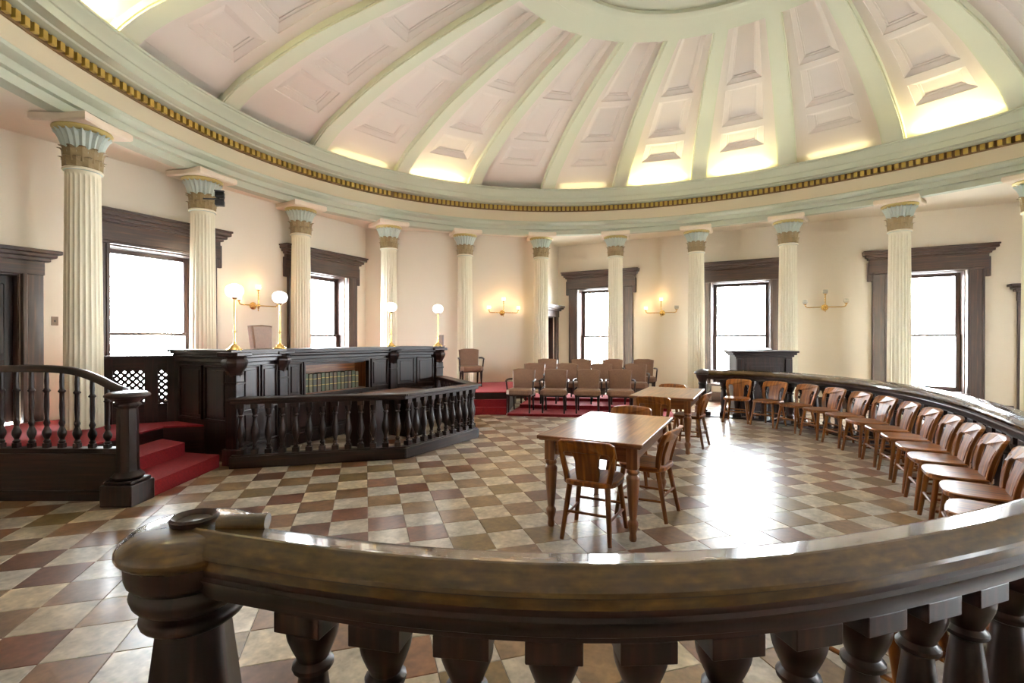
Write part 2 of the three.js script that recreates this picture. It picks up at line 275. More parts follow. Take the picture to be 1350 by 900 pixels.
const PS = (s, o = 0) => [-nL[0] * (DS - o) - eL[0] * s, -nL[1] * (DS - o) - eL[1] * s];
WIN_S.forEach((w, i) => windowAt(6 + i, `tall sash window in the side wall facing the judges bench, ${ORD[i]} from the entrance`, PS, AL + Math.PI, w));

function doorAt(n, label, P, angle, s, W, top, y0 = 0.02) {
  const [x, d] = P(s); const g = struct(`door_${n}`, label, x, 0, d, angle);
  for (const q of [-1, 1]) mesh('casing', clean([box(0.22, top - y0, 0.055, q * (W + 0.11), y0, 0.03, 0.008), box(0.05, top - y0, 0.075, q * (W + 0.03), y0, 0.04, 0.01)]), M.casing, g);
  mesh('head', box(2 * W + 0.46, 0.20, 0.07, 0, top - 0.01, 0.037, 0.01, 0), M.casing, g);
  mesh('cornice', clean([box(2 * W + 0.56, 0.06, 0.12, 0, top + 0.17, 0.062, 0.014, 0), box(2 * W + 0.66, 0.06, 0.18, 0, top + 0.22, 0.092, 0.018, 0), box(2 * W + 0.74, 0.05, 0.22, 0, top + 0.27, 0.112, 0.01, 0)]), M.casing, g);
  const leaf = mesh('door_leaf', box(2 * W - 0.02, top - y0 - 0.01, 0.05, 0, y0, -0.2, 0.006), M.darkWood, g);
  for (const q of [-1, 1]) for (const [a, b] of [[0.12, 0.42], [0.46, 0.93]]) { const h = top - y0; mesh('door_panel', box(W - 0.18, h * (b - a), 0.03, q * W * 0.48, y0 + h * a, -0.172, 0.012), M.darkWood, leaf); }
  const kn = lathe(bez([[0.001, 0.06], [0.022, 0.052], [0.028, 0.035], [0.012, 0.015], [0.025, 0]].reverse()), 12); kn.rotateX(Math.PI / 2); kn.translate(-W + 0.08, y0 + 0.98, -0.17); mesh('knob', kn, M.brass, leaf);
  mesh('lining', clean([box(0.03, top - y0, 0.3, -W + 0.0, y0, -0.17, 0.004), box(0.03, top - y0, 0.3, W - 0.0, y0, -0.17, 0.004), box(2 * W, 0.03, 0.3, 0, top - 0.03, -0.17, 0.004, 0)]), M.casing, g);
}
doorAt(1, 'dark panelled door on the raised platform behind the turned balusters', PL, AL, 2.0, 0.56, 2.42, 0.46);
doorAt(2, 'dark door half hidden by a column beside the juror seats', PM, AM, LM - 0.70, 0.40, 2.2);
doorAt(3, 'dark door beside the window at the end of the curved balustrade', PR, AR, 5.02, 0.56, 2.32);

// ------------------------------------------------------------------ flat ceiling, entablature and dome
function ellSweep(prof, n = 200, close = true, t0 = 0, t1 = 2 * Math.PI) {   // prof [[R, h]...] in plan units
  const pos = [], uv = [], idx = [], m = prof.length; const N = n + 1;
  for (let i = 0; i < N; i++) { const t = t0 + (t1 - t0) * i / n; prof.forEach(([R, h], j) => { const [x, d] = ell(R, t); pos.push(x, level(h), -d); uv.push(t * 7.4, j * 0.1); }); }
  for (let i = 0; i < n; i++) for (let j = 0; j < m - 1; j++) { const a = i * m + j, b = a + m; idx.push(a, a + 1, b, b, a + 1, b + 1); }
  const g = new THREE.BufferGeometry(); g.setAttribute('position', new THREE.Float32BufferAttribute(pos, 3)); g.setAttribute('uv', new THREE.Float32BufferAttribute(uv, 2)); g.setIndex(idx); return toCreasedNormals(g.toNonIndexed(), 0.35);
}
const ring = (R, n = 160) => Array.from({ length: n }, (_, i) => ell(R, -i / n * 2 * Math.PI));
{
  const g = struct('ceiling', 'shallow cream dome with pale green ribs, coffers and a flat ring of ceiling');
  const big = [[-9, -9], [16, -9], [16, 18], [-9, 18]]; const s = new THREE.Shape(roomPoly.map(([x, d]) => { const c = [1.5, 5]; return new THREE.Vector2(c[0] + (x - c[0]) * 1.03, c[1] + (d - c[1]) * 1.03); }));
  s.holes.push(new THREE.Path(ring(3.70).map(([x, d]) => new THREE.Vector2(x, d))));
  const fl = new THREE.ExtrudeGeometry(s, { depth: 0.2, bevelEnabled: false }); fl.rotateX(-Math.PI / 2); fl.translate(0, CEIL, 0); mesh('flat_ceiling', uvBox(fl, 0), M.soffit, g);

  // dome section (rib face): radius -> height
  const RR = [1.0, 1.25, 1.5, 1.8, 2.1, 2.4, 2.65, 2.96, 3.18, 3.367, 3.56], HH = [2.133, 2.125, 2.115, 2.10, 2.07, 2.035, 1.985, 1.905, 1.84, 1.74, 1.60];
  const section = (R) => { let k = 0; while (k < RR.length - 2 && R > RR[k + 1]) k++; const t = (R - RR[k]) / (RR[k + 1] - RR[k]); const m = (i) => i <= 0 ? (HH[1] - HH[0]) / (RR[1] - RR[0]) : i >= RR.length - 1 ? (HH[i] - HH[i - 1]) / (RR[i] - RR[i - 1]) : (HH[i + 1] - HH[i - 1]) / (RR[i + 1] - RR[i - 1]); const w = RR[k + 1] - RR[k], t2 = t * t, t3 = t2 * t; return (2 * t3 - 3 * t2 + 1) * HH[k] + (t3 - 2 * t2 + t) * w * m(k) + (-2 * t3 + 3 * t2) * HH[k + 1] + (t3 - t2) * w * m(k + 1); };
  const slope = (R) => (section(R + 0.01) - section(R - 0.01)) / 0.02;
  const RISE = 0.055;                                        // how far the fields lie above the rib faces
  const dome = (R, t, off) => { const k = slope(R), l = Math.hypot(1, k); const r = R - off * k / l, h = section(R) + off / l; const [x, d] = ell(r, t); return [x, level(h), -d]; };
  const ribW = (R) => 0.19 + (R - 1.3) * 0.068;              // metres
  const half = (R) => ribW(R) / 2 / (R * U);
  const ribRs = []; for (let i = 0; i <= 26; i++) ribRs.push(1.20 + (3.40 - 1.20) * i / 26);
  RIB.forEach((deg) => {
    const t = deg * DEG, pos = [], idx = [], m = 8;
    for (const R of ribRs) { const a = half(R), b = a * 0.86; for (const [q, o] of [[a, RISE + 0.03], [a, 0.012], [b, 0.012], [b, 0], [-b, 0], [-b, 0.012], [-a, 0.012], [-a, RISE + 0.03]]) pos.push(...dome(R, t + q, o)); }
    for (let i = 0; i < ribRs.length - 1; i++) for (let j = 0; j < m - 1; j++) { const p = i * m + j, q = p + m; idx.push(p, q, p + 1, q, q + 1, p + 1); }
    const e = (ribRs.length - 1) * m; for (let j = 1; j < m - 1; j++) idx.push(e, e + j, e + j + 1);
    const q = new THREE.BufferGeometry(); q.setAttribute('position', new THREE.Float32BufferAttribute(pos, 3)); q.setIndex(idx); mesh('dome_rib', toCreasedNormals(q.toNonIndexed(), 0.35), M.domeGreen, g);
  });
  const COF = [[1.29, 2.10], [2.18, 2.72], [2.82, 3.11]], U0 = 0.175;
  const depthAt = (i) => { const S = [[0, 0], [0.006, 0.012], [0.11, 0.04], [0.116, 0.05], [0.15, 0.054], [0.156, 0.066], [9, 0.066]]; let k = 0; while (i > S[k + 1][0]) k++; const t = (i - S[k][0]) / (S[k + 1][0] - S[k][0]); return (S[k][1] + (S[k + 1][1] - S[k][1]) * t) / U; };
  RIB.forEach((deg, n) => {
    const tA = deg * DEG, tB = (RIB[(n + 1) % RIB.length] - (n + 1 === RIB.length ? 360 : 0)) * DEG;
    const P = (u, R, off) => { const a = tA - half(R) * 0.98, b = tB + half(R) * 0.98; return dome(R, a + (b - a) * u, RISE + off); };
    const Rl = [3.56, 3.50, 3.44, 3.38, 3.335, 3.33, 3.25, 3.18, 3.11, 2.965, 2.82, 2.77, 2.72, 2.585, 2.45, 2.315, 2.18, 2.14, 2.10, 1.95, 1.8, 1.65, 1.45, 1.29, 1.24, 1.18];
    const ul = [0, U0 / 2, U0, 0.35, 0.5, 0.65, 1 - U0, 1 - U0 / 2, 1]; const pos = [];
    for (let i = 0; i < Rl.length - 1; i++) for (let j = 0; j < ul.length - 1; j++) {
      const Rm = (Rl[i] + Rl[i + 1]) / 2, um = (ul[j] + ul[j + 1]) / 2; if (um > U0 && um < 1 - U0 && COF.some(([a, b]) => Rm > a && Rm < b)) continue;
      const o = (R) => R > 3.3325 ? 0.012 : 0; const a = P(ul[j], Rl[i], o(Rl[i])), b = P(ul[j + 1], Rl[i], o(Rl[i])), c = P(ul[j + 1], Rl[i + 1], o(Rl[i + 1])), d = P(ul[j], Rl[i + 1], o(Rl[i + 1])); pos.push(...a, ...b, ...c, ...a, ...c, ...d);
    }
    const q = new THREE.BufferGeometry(); q.setAttribute('position', new THREE.Float32BufferAttribute(pos, 3)); const field = mesh('dome_field', toCreasedNormals(q, 0.35), M.domePanel, g);
    for (const [r0, r1] of COF) {
      const Lr = (r1 - r0) * U * 1.03, ins = [0, 0.006, 0.11, 0.116, 0.15, 0.156], kR = Math.min(1, Lr / 0.62), kU = (w) => Math.min(1, w / 0.80); const width = (R) => (Math.abs(tB - tA) - 1.96 * half(R)) * R * U * (1 - 2 * U0);
      const line = (e) => [...ins.map((i) => i * e), ...[1, 2, 3].map((k) => 0.156 * e + (1 - 0.312 * e) * k / 4), ...ins.map((i) => 1 - i * e).reverse()];
      const fr = line(kR / Lr);
      const nU = 16; const uAt = (j, R) => { const w = width(R); return line(kU(w) / w)[j]; };
      const insOf = (j) => j < 6 ? ins[j] : j > 8 ? ins[14 - j] : 0.3; const p = [], m = 15, vert = [];
      for (let i = 0; i < m; i++) { const R = r0 + (r1 - r0) * fr[i]; for (let j = 0; j < m; j++) vert.push(P(U0 + (1 - 2 * U0) * uAt(j, R), R, depthAt(Math.min(insOf(i), insOf(j))))); }
      for (let i = 0; i < m - 1; i++) for (let j = 0; j < m - 1; j++) { const a = vert[i * m + j], b = vert[i * m + j + 1], c = vert[(i + 1) * m + j + 1], d = vert[(i + 1) * m + j]; if ((i < 7) === (j < 7)) p.push(...a, ...c, ...b, ...a, ...d, ...c); else p.push(...a, ...d, ...b, ...b, ...d, ...c); }
      const cg = new THREE.BufferGeometry(); cg.setAttribute('position', new THREE.Float32BufferAttribute(p, 3)); mesh('coffer', toCreasedNormals(cg, 0.3), M.domePanel, field);
    }
  });
  mesh('crown_ring', ellSweep([[1.25, 2.19], [1.25, 2.116], [1.10, 2.122], [1.09, 2.114], [1.02, 2.115], [1.01, 2.106], [0.97, 2.102], [0.945, 2.108], [0.94, 2.16]]), M.domeGreen, g);
  { const c = new THREE.Shape(ring(0.97, 80).map(([x, d]) => new THREE.Vector2(x, d))); const q = new THREE.ExtrudeGeometry(c, { depth: 0.05, bevelEnabled: false }); q.rotateX(-Math.PI / 2); q.translate(0, level(2.128), 0); mesh('crown_field', uvBox(q, 0), M.domeGreen, g); }

  mesh('light_seal_slab', slab(roomPoly.map(([x, d]) => [1.5 + (x - 1.5) * 1.08, 5 + (d - 5) * 1.08]), SEAL_LEVEL, SEAL_LEVEL + 0.2), M.soffit, g);  // unseen slab added over the dome to keep sky light from leaking in

  const e = struct('trim_1', 'oval entablature with pale green mouldings, cream frieze and gilded dentils');
  mesh('architrave', ellSweep([[3.78, 1.286], [3.655, 1.282], [3.65, 1.332], [3.622, 1.336], [3.617, 1.378], [3.585, 1.384], [3.56, 1.396], [3.552, 1.412], [3.56, 1.418], [3.585, 1.422]]), M.green, e);
  mesh('frieze', ellSweep([[3.585, 1.418], [3.58, 1.538]]), M.frieze, e);
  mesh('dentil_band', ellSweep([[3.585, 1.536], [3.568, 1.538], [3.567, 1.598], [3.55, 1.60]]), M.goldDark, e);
  mesh('cornice', ellSweep([[3.56, 1.598], [3.50, 1.602], [3.495, 1.612], [3.425, 1.612], [3.422, 1.606], [3.418, 1.606], [3.415, 1.655], [3.405, 1.658], [3.402, 1.668], [3.395, 1.682], [3.38, 1.70], [3.366, 1.716], [3.362, 1.728], [3.350, 1.73], [3.349, 1.742], [3.372, 1.742], [3.378, 1.705], [3.57, 1.705]]), M.green, e);
  const dg = box(0.062, 0.098, 0.05, 0, 0, 0, 0.004); const pitch = 0.108; let t = 0; const hidden = [];
  while (t < 2 * Math.PI - 0.01) {
    const [x, d] = ell(3.553, t), a = ellTangent(3.553, t), deg = ((t / DEG + 180) % 360) - 180; const mat = T4(x, level(1.546), -d, 0, a, 0);
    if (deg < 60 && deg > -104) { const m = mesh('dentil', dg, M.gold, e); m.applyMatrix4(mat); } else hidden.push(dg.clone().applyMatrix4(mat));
    const dt = 0.001, [x2, d2] = ell(3.553, t + dt); t += dt * pitch / Math.hypot(x2 - x, d2 - d);
  }
  const hd = mesh('other_dentils', mergeGeometries(hidden), M.gold, e); hd.userData.kind = 'stuff';

  let coveN = 0;
  // cove lamps lying behind the cornice in some of the bays
  for (const [i, power] of [[-1, 1.3], [2, 0.06], [3, 0.5], [5, 0.05], [6, 1.5], [7, 1.15], [8, 0.08], [9, 1.3]]) {
    const ra = (i < 0 ? 45.35 + 14.26 : RIB[i - 0]) * DEG, rb = (i < 0 ? 45.35 : RIB[i + 1]) * DEG; const tm = (ra + rb) / 2, [x, d] = ell(3.402, tm), a = ellTangent(3.402, tm) + Math.PI; const L = Math.min(1.3, Math.abs(ra - rb) * 3.43 * U * 0.62);
    const k = thing('cove_lamp', `slim tube lamp behind the cornice, ${ORD[coveN++]} of the lit dome bays from the stair balustrade`, 'lamp', x, level(1.706), d, a, 'tube lamps behind the cornice');
    mesh('fixture', box(L, 0.045, 0.04, 0, 0, 0, 0.006, 0), M.abacus, k);
    const tg = new THREE.CylinderGeometry(0.013, 0.013, L * 0.96, 10); tg.rotateZ(Math.PI / 2); tg.translate(0, 0.06, 0); mesh('tube', tg, M.tubeLit, k);
    const l = new THREE.RectAreaLight(new THREE.Color(1, 0.88, 0.46), COVE * power, L * 0.96, 0.03); l.position.set(0, 0.078, 0.012); l.rotation.set(Math.PI - 0.62, 0, 0); k.add(l);
  }
}

// ------------------------------------------------------------------ columns
{
  const H0 = level(1.0), HT = CEIL;
  const g = thing('column', 'fluted cream column with gilded leaf capital under the oval entablature', 'column', 0, 0, 0, 0, 'ring of fluted columns');
  const plinth = box(0.52, 0.12, 0.52, 0, 0, 0, 0.008); const torus = lathe(bez([[0.25, 0.12], [0.262, 0.15], [0.25, 0.185], [0.222, 0.19], [0.215, 0.215], [0.235, 0.23], [0.235, 0.25], [0.2, 0.265], [0.195, 0.28]], 3), 28);
  mesh('base', clean([plinth, torus]), M.column, g);
  const N = 22, S = 6, rows = [[0.28, 0], [0.33, 0], [0.37, 1], [1.4, 1], [2.5, 1], [H0 - 0.10, 1], [H0 - 0.06, 0], [H0 - 0.02, 0]]; const rad = (y) => 0.196 - 0.024 * Math.pow(Math.max(0, y - 0.3) / (H0 - 0.3), 1.6);
  const pos = [], uv = [], idx = []; const W = N * S + 1;
  for (const [y, fl] of rows) for (let i = 0; i < W; i++) { const a = i / (N * S) * 2 * Math.PI, f = (i % S) / S, c = fl * (f < 0.01 ? 0 : 0.0125 * Math.pow(Math.sin(Math.PI * Math.min(1, Math.max(0, (f - 0.08) / 0.84))), 0.6)); const r = rad(y) - c; pos.push(r * Math.cos(a), y, -r * Math.sin(a)); uv.push(a * 0.2, y); }
  for (let r = 0; r < rows.length - 1; r++) for (let i = 0; i < W - 1; i++) { const a = r * W + i, b = a + W; idx.push(a, a + 1, b, b, a + 1, b + 1); }
  const sg = new THREE.BufferGeometry(); sg.setAttribute('position', new THREE.Float32BufferAttribute(pos, 3)); sg.setAttribute('uv', new THREE.Float32BufferAttribute(uv, 2)); sg.setIndex(idx); mesh('shaft', toCreasedNormals(sg.toNonIndexed(), 0.5), M.column, g);
  const cap = mesh('capital', clean([lathe([[0.172, H0 - 0.03], [0.194, H0 - 0.022], [0.198, H0 - 0.005], [0.18, H0 + 0.01], [0.168, H0 + 0.02], [0.172, H0 + 0.25], [0.205, H0 + 0.40], [0.26, H0 + 0.47], [0.27, H0 + 0.5]], 28)]), M.leafBlue, g);
  mesh('neck_ring', lathe([[0.17, H0 - 0.028], [0.197, H0 - 0.022], [0.202, H0 - 0.006], [0.19, H0 + 0.008], [0.17, H0 + 0.012]], 28), M.column, cap);
  // leaves: a bent, ribbed blade of width w rising from y0 to y1 and curling outwards
  const leaf = (w, y0, y1, r0, r1, curl, lobes) => {
    const n = 7, m = 5, p = [], id = [];
    for (let i = 0; i <= n; i++) { const v = i / n, wv = w * (lobes ? (0.62 + 0.38 * Math.sin(v * Math.PI * 0.95) + 0.10 * Math.cos(v * 17)) * (v > 0.85 ? 0.75 : 1) : Math.min(1, (1 - v) * 6 + 0.25) * (0.7 + 0.3 * v)); const bend = Math.max(0, (v - 0.7) / 0.3); const r = r0 + (r1 - r0) * v * v + curl * bend * bend, y = y0 + (y1 - y0) * v - curl * 0.8 * bend * bend * bend; for (let j = 0; j < m; j++) { const q = j / (m - 1) * 2 - 1; p.push(q * wv / 2, y, r - 0.014 * q * q + (j === 2 ? 0.008 : 0)); } }
    for (let i = 0; i < n; i++) for (let j = 0; j < m - 1; j++) { const a = i * m + j, b = a + m; id.push(a, a + 1, b, b, a + 1, b + 1); }
    const q = new THREE.BufferGeometry(); q.setAttribute('position', new THREE.Float32BufferAttribute(p, 3)); q.setIndex(id); const o = q.toNonIndexed(); o.computeVertexNormals(); return o;
  };
  const fan = (l, n, ph) => mergeGeometries(Array.from({ length: n }, (_, i) => l.clone().applyMatrix4(T4(0, 0, 0, 0, (i + ph) / n * 2 * Math.PI, 0))));
  mesh('tall_leaves', fan(leaf(0.066, H0 + 0.12, H0 + 0.455, 0.180, 0.272, 0.012, false), 22, 0), M.leafBlue, cap);
  mesh('acanthus_leaves', mergeGeometries([lathe([[0.178, H0 + 0.005], [0.186, H0 + 0.05], [0.186, H0 + 0.2], [0.19, H0 + 0.235], [0.17, H0 + 0.24]], 24), fan(leaf(0.125, H0 + 0.008, H0 + 0.15, 0.19, 0.20, 0.03, true), 11, 0), fan(leaf(0.125, H0 + 0.07, H0 + 0.275, 0.19, 0.208, 0.036, true), 11, 0.5)].map((q) => { q.deleteAttribute('uv'); return q; })), M.leafGold, cap);
  mesh('rim', lathe([[0.24, H0 + 0.44], [0.275, H0 + 0.452], [0.298, H0 + 0.48], [0.292, H0 + 0.508], [0.2, H0 + 0.515]], 28), M.rimGold, cap);
  const aw = 0.35, c = 0.03; const ab = extr([[-aw, -aw], [0, -aw + c], [aw, -aw], [aw, 0].map((v, i) => i ? 0 : aw - c), [aw, aw], [0, aw - c], [-aw, aw], [-aw + c, 0]], HT - H0 - 0.535, 0.02); ab.rotateX(-Math.PI / 2); ab.translate(0, H0 + 0.515, 0); mesh('abacus', uvBox(ab, 0), M.abacus, cap);
  COL.forEach((deg, i) => { const t = deg * DEG, [x, d] = ell(RC, t), a = ellTangent(RC, t) + Math.PI; if (!i) { g.position.set(x, 0, -d); g.rotation.y = a; } else copyOf(g, x, 0, d, a); });
  scene.children.filter((o) => /^column(_\d+)?$/.test(o.name)).forEach((o, i) => { o.userData.label = `fluted cream column with gilded leaf capital, ${ORD[i]} from the door behind the stair balustrade`; });
}

// ------------------------------------------------------------------ turned balusters
const balProf = (h, r) => bez([[0.62, 0.0], [0.62, 0.03], [0.45, 0.05], [0.62, 0.085], [0.60, 0.11], [0.42, 0.14], [0.55, 0.20], [0.86, 0.30], [1.0, 0.38], [0.92, 0.47], [0.62, 0.60], [0.46, 0.72], [0.44, 0.78], [0.66, 0.80], [0.66, 0.825], [0.46, 0.845], [0.62, 0.88], [0.80, 0.94], [0.84, 1.0]].map(([a, b]) => [a * r, b * h]), 2);
function balusterGeo(h, r, block) { return clean([box(block * 2, 0.06, block * 2, 0, 0, 0, 0.004), lathe(balProf(h - 0.12, r).map(([a, b]) => [a, b + 0.06]), 14), box(block * 2, 0.062, block * 2, 0, h - 0.06, 0, 0.004)]); }
// heavier balusters of the curved rail: square block, bulb, ring, tapered shaft
const bigBaluster = clean([box(0.15, 0.07, 0.15, 0, 0.02, 0, 0.005), lathe(bez([[0.07, 0.09], [0.074, 0.105], [0.06, 0.125], [0.068, 0.15], [0.058, 0.165], [0.05, 0.2], [0.062, 0.3], [0.056, 0.42], [0.044, 0.52], [0.042, 0.545], [0.058, 0.555], [0.06, 0.57], [0.046, 0.585], [0.056, 0.61], [0.072, 0.65], [0.077, 0.68], [0.077, 0.69]], 2), 16), box(0.155, 0.062, 0.155, 0, 0.688, 0, 0.004)]);

// ------------------------------------------------------------------ the curved rail around the well of the court
const railPts = [[-1.0, 1.60], [-0.80, 1.535], [-0.3, 1.405], [0.22, 1.352], [0.717, 1.40], [1.205, 1.53], [2.02, 1.84], [2.85, 2.30], [3.62, 3.03], [4.18, 3.95], [4.78, 5.05], [5.2, 6.2], [5.36, 7.4], [5.2, 8.6], [4.72, 9.4], [3.95, 9.86]];
const railCurve = new THREE.CatmullRomCurve3(railPts.map(([x, d]) => V(x, 0, d)), false, 'centripetal');
const railLen = railCurve.getLength();
{
  const g = thing('curved_balustrade', 'thick curved dark wooden balustrade sweeping around the tables, glossy worn top', 'balustrade');
  const path = railCurve.getSpacedPoints(150);
  const top = [[-0.10, 0.845], [-0.112, 0.872], [-0.108, 0.890], [-0.09, 0.912], [-0.055, 0.930], [-0.042, 0.933], [0.045, 0.946], [0.053, 0.944], [0.092, 0.915], [0.109, 0.897], [0.111, 0.885], [0.10, 0.876], [0.096, 0.845]].reverse();
  mesh('handrail', sweep(path, top, { cre: 0.3 }), M.railWood, g);
  const under = [[-0.096, 0.847], [0.096, 0.847], [0.092, 0.825], [0.102, 0.815], [0.095, 0.80], [0.095, 0.775], [0.08, 0.765], [0.08, 0.752], [-0.08, 0.752], [-0.08, 0.765], [-0.095, 0.775], [-0.095, 0.80], [-0.102, 0.815], [-0.092, 0.825]];
  mesh('rail_moulding', sweep(path, under), M.darkWood, g);
  mesh('base', sweep(path, [[-0.12, 0], [-0.12, 0.015], [-0.1, 0.024], [0.1, 0.024], [0.12, 0.015], [0.12, 0]]), M.darkWood, g);
  const n = Math.round(railLen / 0.245); for (let i = 1; i < n; i++) { const u = (i - 0.32) / n, p = railCurve.getPointAt(u), t = railCurve.getTangentAt(u); if (u < 0.028 || u > 0.985) continue; const b = mesh('baluster', bigBaluster, M.darkWood, g); b.position.copy(p); b.rotation.y = Math.atan2(-t.z, t.x); }
  // end post with its round cap
  const px = -1.065, pd = 1.625, turn = 0.25; const newel = new THREE.Group(); newel.name = 'end_post'; newel.position.set(px, 0, -pd); newel.rotation.y = turn; g.add(newel);
  const taper = new THREE.CylinderGeometry(0.115, 0.19, 0.56, 4, 1); taper.rotateY(Math.PI / 4); taper.translate(0, 0.36, 0);
  mesh('post', clean([uvBox(taper.toNonIndexed(), 1), box(0.34, 0.08, 0.34, 0, 0, 0, 0.01), lathe(bez([[0.125, 0.62], [0.15, 0.64], [0.15, 0.665], [0.13, 0.68], [0.165, 0.705], [0.178, 0.74], [0.165, 0.765], [0.185, 0.785], [0.19, 0.82], [0.19, 0.846]], 3), 28)]), M.darkWood, newel);
  mesh('post_cap', uvBox(lathe(bez([[0.185, 0.842], [0.208, 0.862], [0.214, 0.880], [0.204, 0.900], [0.172, 0.926], [0.13, 0.936], [0.06, 0.939], [0.001, 0.94]], 4), 36, 1.2), 0), M.railWood, newel);
  mesh('cap_disc', lathe([[0.066, 0.93], [0.073, 0.955], [0.066, 0.963], [0.056, 0.956], [0.05, 0.948], [0.001, 0.948]], 28), M.darkWood, newel);
  const end = thing('gate_stop', 'short rounded wooden block on the rail beside its round end cap', 'block', -0.885, 0.936, 1.60, 0.12);
  const eg = new THREE.CylinderGeometry(0.032, 0.032, 0.15, 16); eg.rotateZ(Math.PI / 2); eg.scale(1, 0.8, 1); eg.translate(0, 0.012, 0); mesh('block', clean([uvBox(eg, 0)]), M.railWood, end); mesh('foot', box(0.13, 0.014, 0.05, 0, -0.002, 0, 0.003, 0), M.railWood, end);
  // far end post
  const q = new THREE.Group(); q.name = 'end_post'; q.position.set(3.88, 0, -9.88); g.add(q);
  mesh('post', clean([box(0.24, 0.10, 0.24, 0, 0, 0, 0.01), lathe(bez([[0.09, 0.10], [0.10, 0.14], [0.07, 0.18], [0.085, 0.4], [0.07, 0.62], [0.09, 0.66], [0.075, 0.70], [0.12, 0.80], [0.13, 0.845]], 3), 20)]), M.darkWood, q);
  mesh('post_cap', lathe(bez([[0.12, 0.84], [0.16, 0.86], [0.16, 0.89], [0.11, 0.93], [0.03, 0.955], [0.001, 0.957]], 3), 24, 1.2), M.darkWood, q);
}

// ------------------------------------------------------------------ wooden court chairs
function courtChair() {
  const t = thing('court_chair', '', 'chair', 0, 0, 0, 0);
  // front is +z
  const so = []; for (let i = 0; i < 28; i++) { const a = i / 28 * 2 * Math.PI; const x = 0.225 * Math.sign(Math.cos(a)) * Math.pow(Math.abs(Math.cos(a)), 0.55), z = 0.21 * Math.sign(Math.sin(a)) * Math.pow(Math.abs(Math.sin(a)), 0.6); so.push([x * (1 + 0.12 * z), z]); }
  const sg = extr(so.map(([x, z]) => [x, -z]), 0.026, 0.009); sg.rotateX(-Math.PI / 2); sg.translate(0, 0.425, 0); mesh('seat', uvBox(sg, 2), M.chairWood, t);
  for (const q of [-1, 1]) {
    mesh('leg', rod([q * 0.215, 0, 0.20], [q * 0.165, 0.43, 0.15], 0.017, 0.023), M.chairWood, t);
    mesh('leg', rod([q * 0.19, 0, -0.235], [q * 0.15, 0.43, -0.15], 0.017, 0.023), M.chairWood, t);
    mesh('stretcher', rod([q * 0.195, 0.16, 0.18], [q * 0.172, 0.17, -0.20], 0.011, 0.011, 8), M.chairWood, t);
  }
  mesh('stretcher', rod([-0.19, 0.21, 0.175], [0.19, 0.21, 0.175], 0.012, 0.012, 8), M.chairWood, t);
  mesh('stretcher', rod([-0.17, 0.21, -0.195], [0.17, 0.21, -0.195], 0.011, 0.011, 8), M.chairWood, t);
  const bend = (g) => { g = uvBox(g, 1); return deform(g, (v) => { const k = (v.y - 0.43) / 0.36; v.z += -0.165 - 0.10 * k * k - 0.03 * k + 0.75 * v.x * v.x * (0.35 + k * 0.75); }); };
  const strip = (L, R, y0, y1, n, th) => { const o = []; for (let i = 0; i <= n; i++) { const y = y0 + (y1 - y0) * i / n; o.push([L(i / n), y]); } for (let i = n; i >= 0; i--) { const y = y0 + (y1 - y0) * i / n; o.push([R(i / n), y]); } const g = extr(o.reverse(), th, 0.005); g.translate(0, 0, -th / 2); return bend(g); };
  mesh('splat', strip((k) => -0.082 - 0.042 * k * k - 0.010 * Math.sin(k * 6), (k) => 0.082 + 0.042 * k * k + 0.010 * Math.sin(k * 6), 0.445, 0.69, 8, 0.016), M.chairWood, t);
  for (const q of [-1, 1]) { const f = (k) => q * (0.165 + 0.032 * Math.sin(k * 1.5) + 0.010 * k), w = (k) => 0.022 - 0.002 * k; mesh('back_post', strip((k) => f(k) - w(k), (k) => f(k) + w(k), 0.44, 0.715, 8, 0.026), M.chairWood, t); }
  const cr = []; for (let i = 0; i <= 14; i++) { const x = -0.232 + 0.464 * i / 14; cr.push([x, 0.682 + (Math.abs(x) > 0.17 ? -0.03 : 0.0)]); } for (let i = 14; i >= 0; i--) { const x = -0.225 + 0.45 * i / 14; cr.push([x, 0.79 - 0.3 * x * x + (i === 0 || i === 14 ? -0.02 : 0)]); }
  const cg = extr(cr, 0.022, 0.007); cg.translate(0, 0, -0.011); mesh('crest_rail', bend(cg), M.chairWood, t);
  return t;
}
const chair0 = courtChair(); let chairUsed = false;
function placeChair(x, d, face, label, group) { const turn = facing(face); if (!chairUsed) { chairUsed = true; chair0.position.set(x, 0, -d); chair0.rotation.y = turn; tag(chair0, label, 'chair', group); return chair0; } const c = copyOf(chair0, x, 0, d, turn); delete c.userData.group; return tag(c, label, 'chair', group); }

// row along the curved rail
{
  let s = railLen - 0.62, k = 0, last = [99, 99];
  while (s > railLen - 10.4) {
    const p = railCurve.getPointAt(s / railLen), t = railCurve.getTangentAt(s / railLen); const td = -t.z, tx = t.x; // tangent in plan; the well of the court is to its left
    const nx = -td, nd = tx, off = 0.475, x = p.x + nx * off, d = -p.z + nd * off;
    if (Math.hypot(x - last[0], d - last[1]) < 0.555) { s -= 0.01; continue; }
    placeChair(x, d, Math.atan2(nd, nx) + (rnd() - 0.5) * 0.1, `brown wooden court chair along the curved balustrade, ${ORD[k]} from its end post below the lectern`, 'chairs in the row along the curved balustrade'); k++; last = [x, d];
  }
}

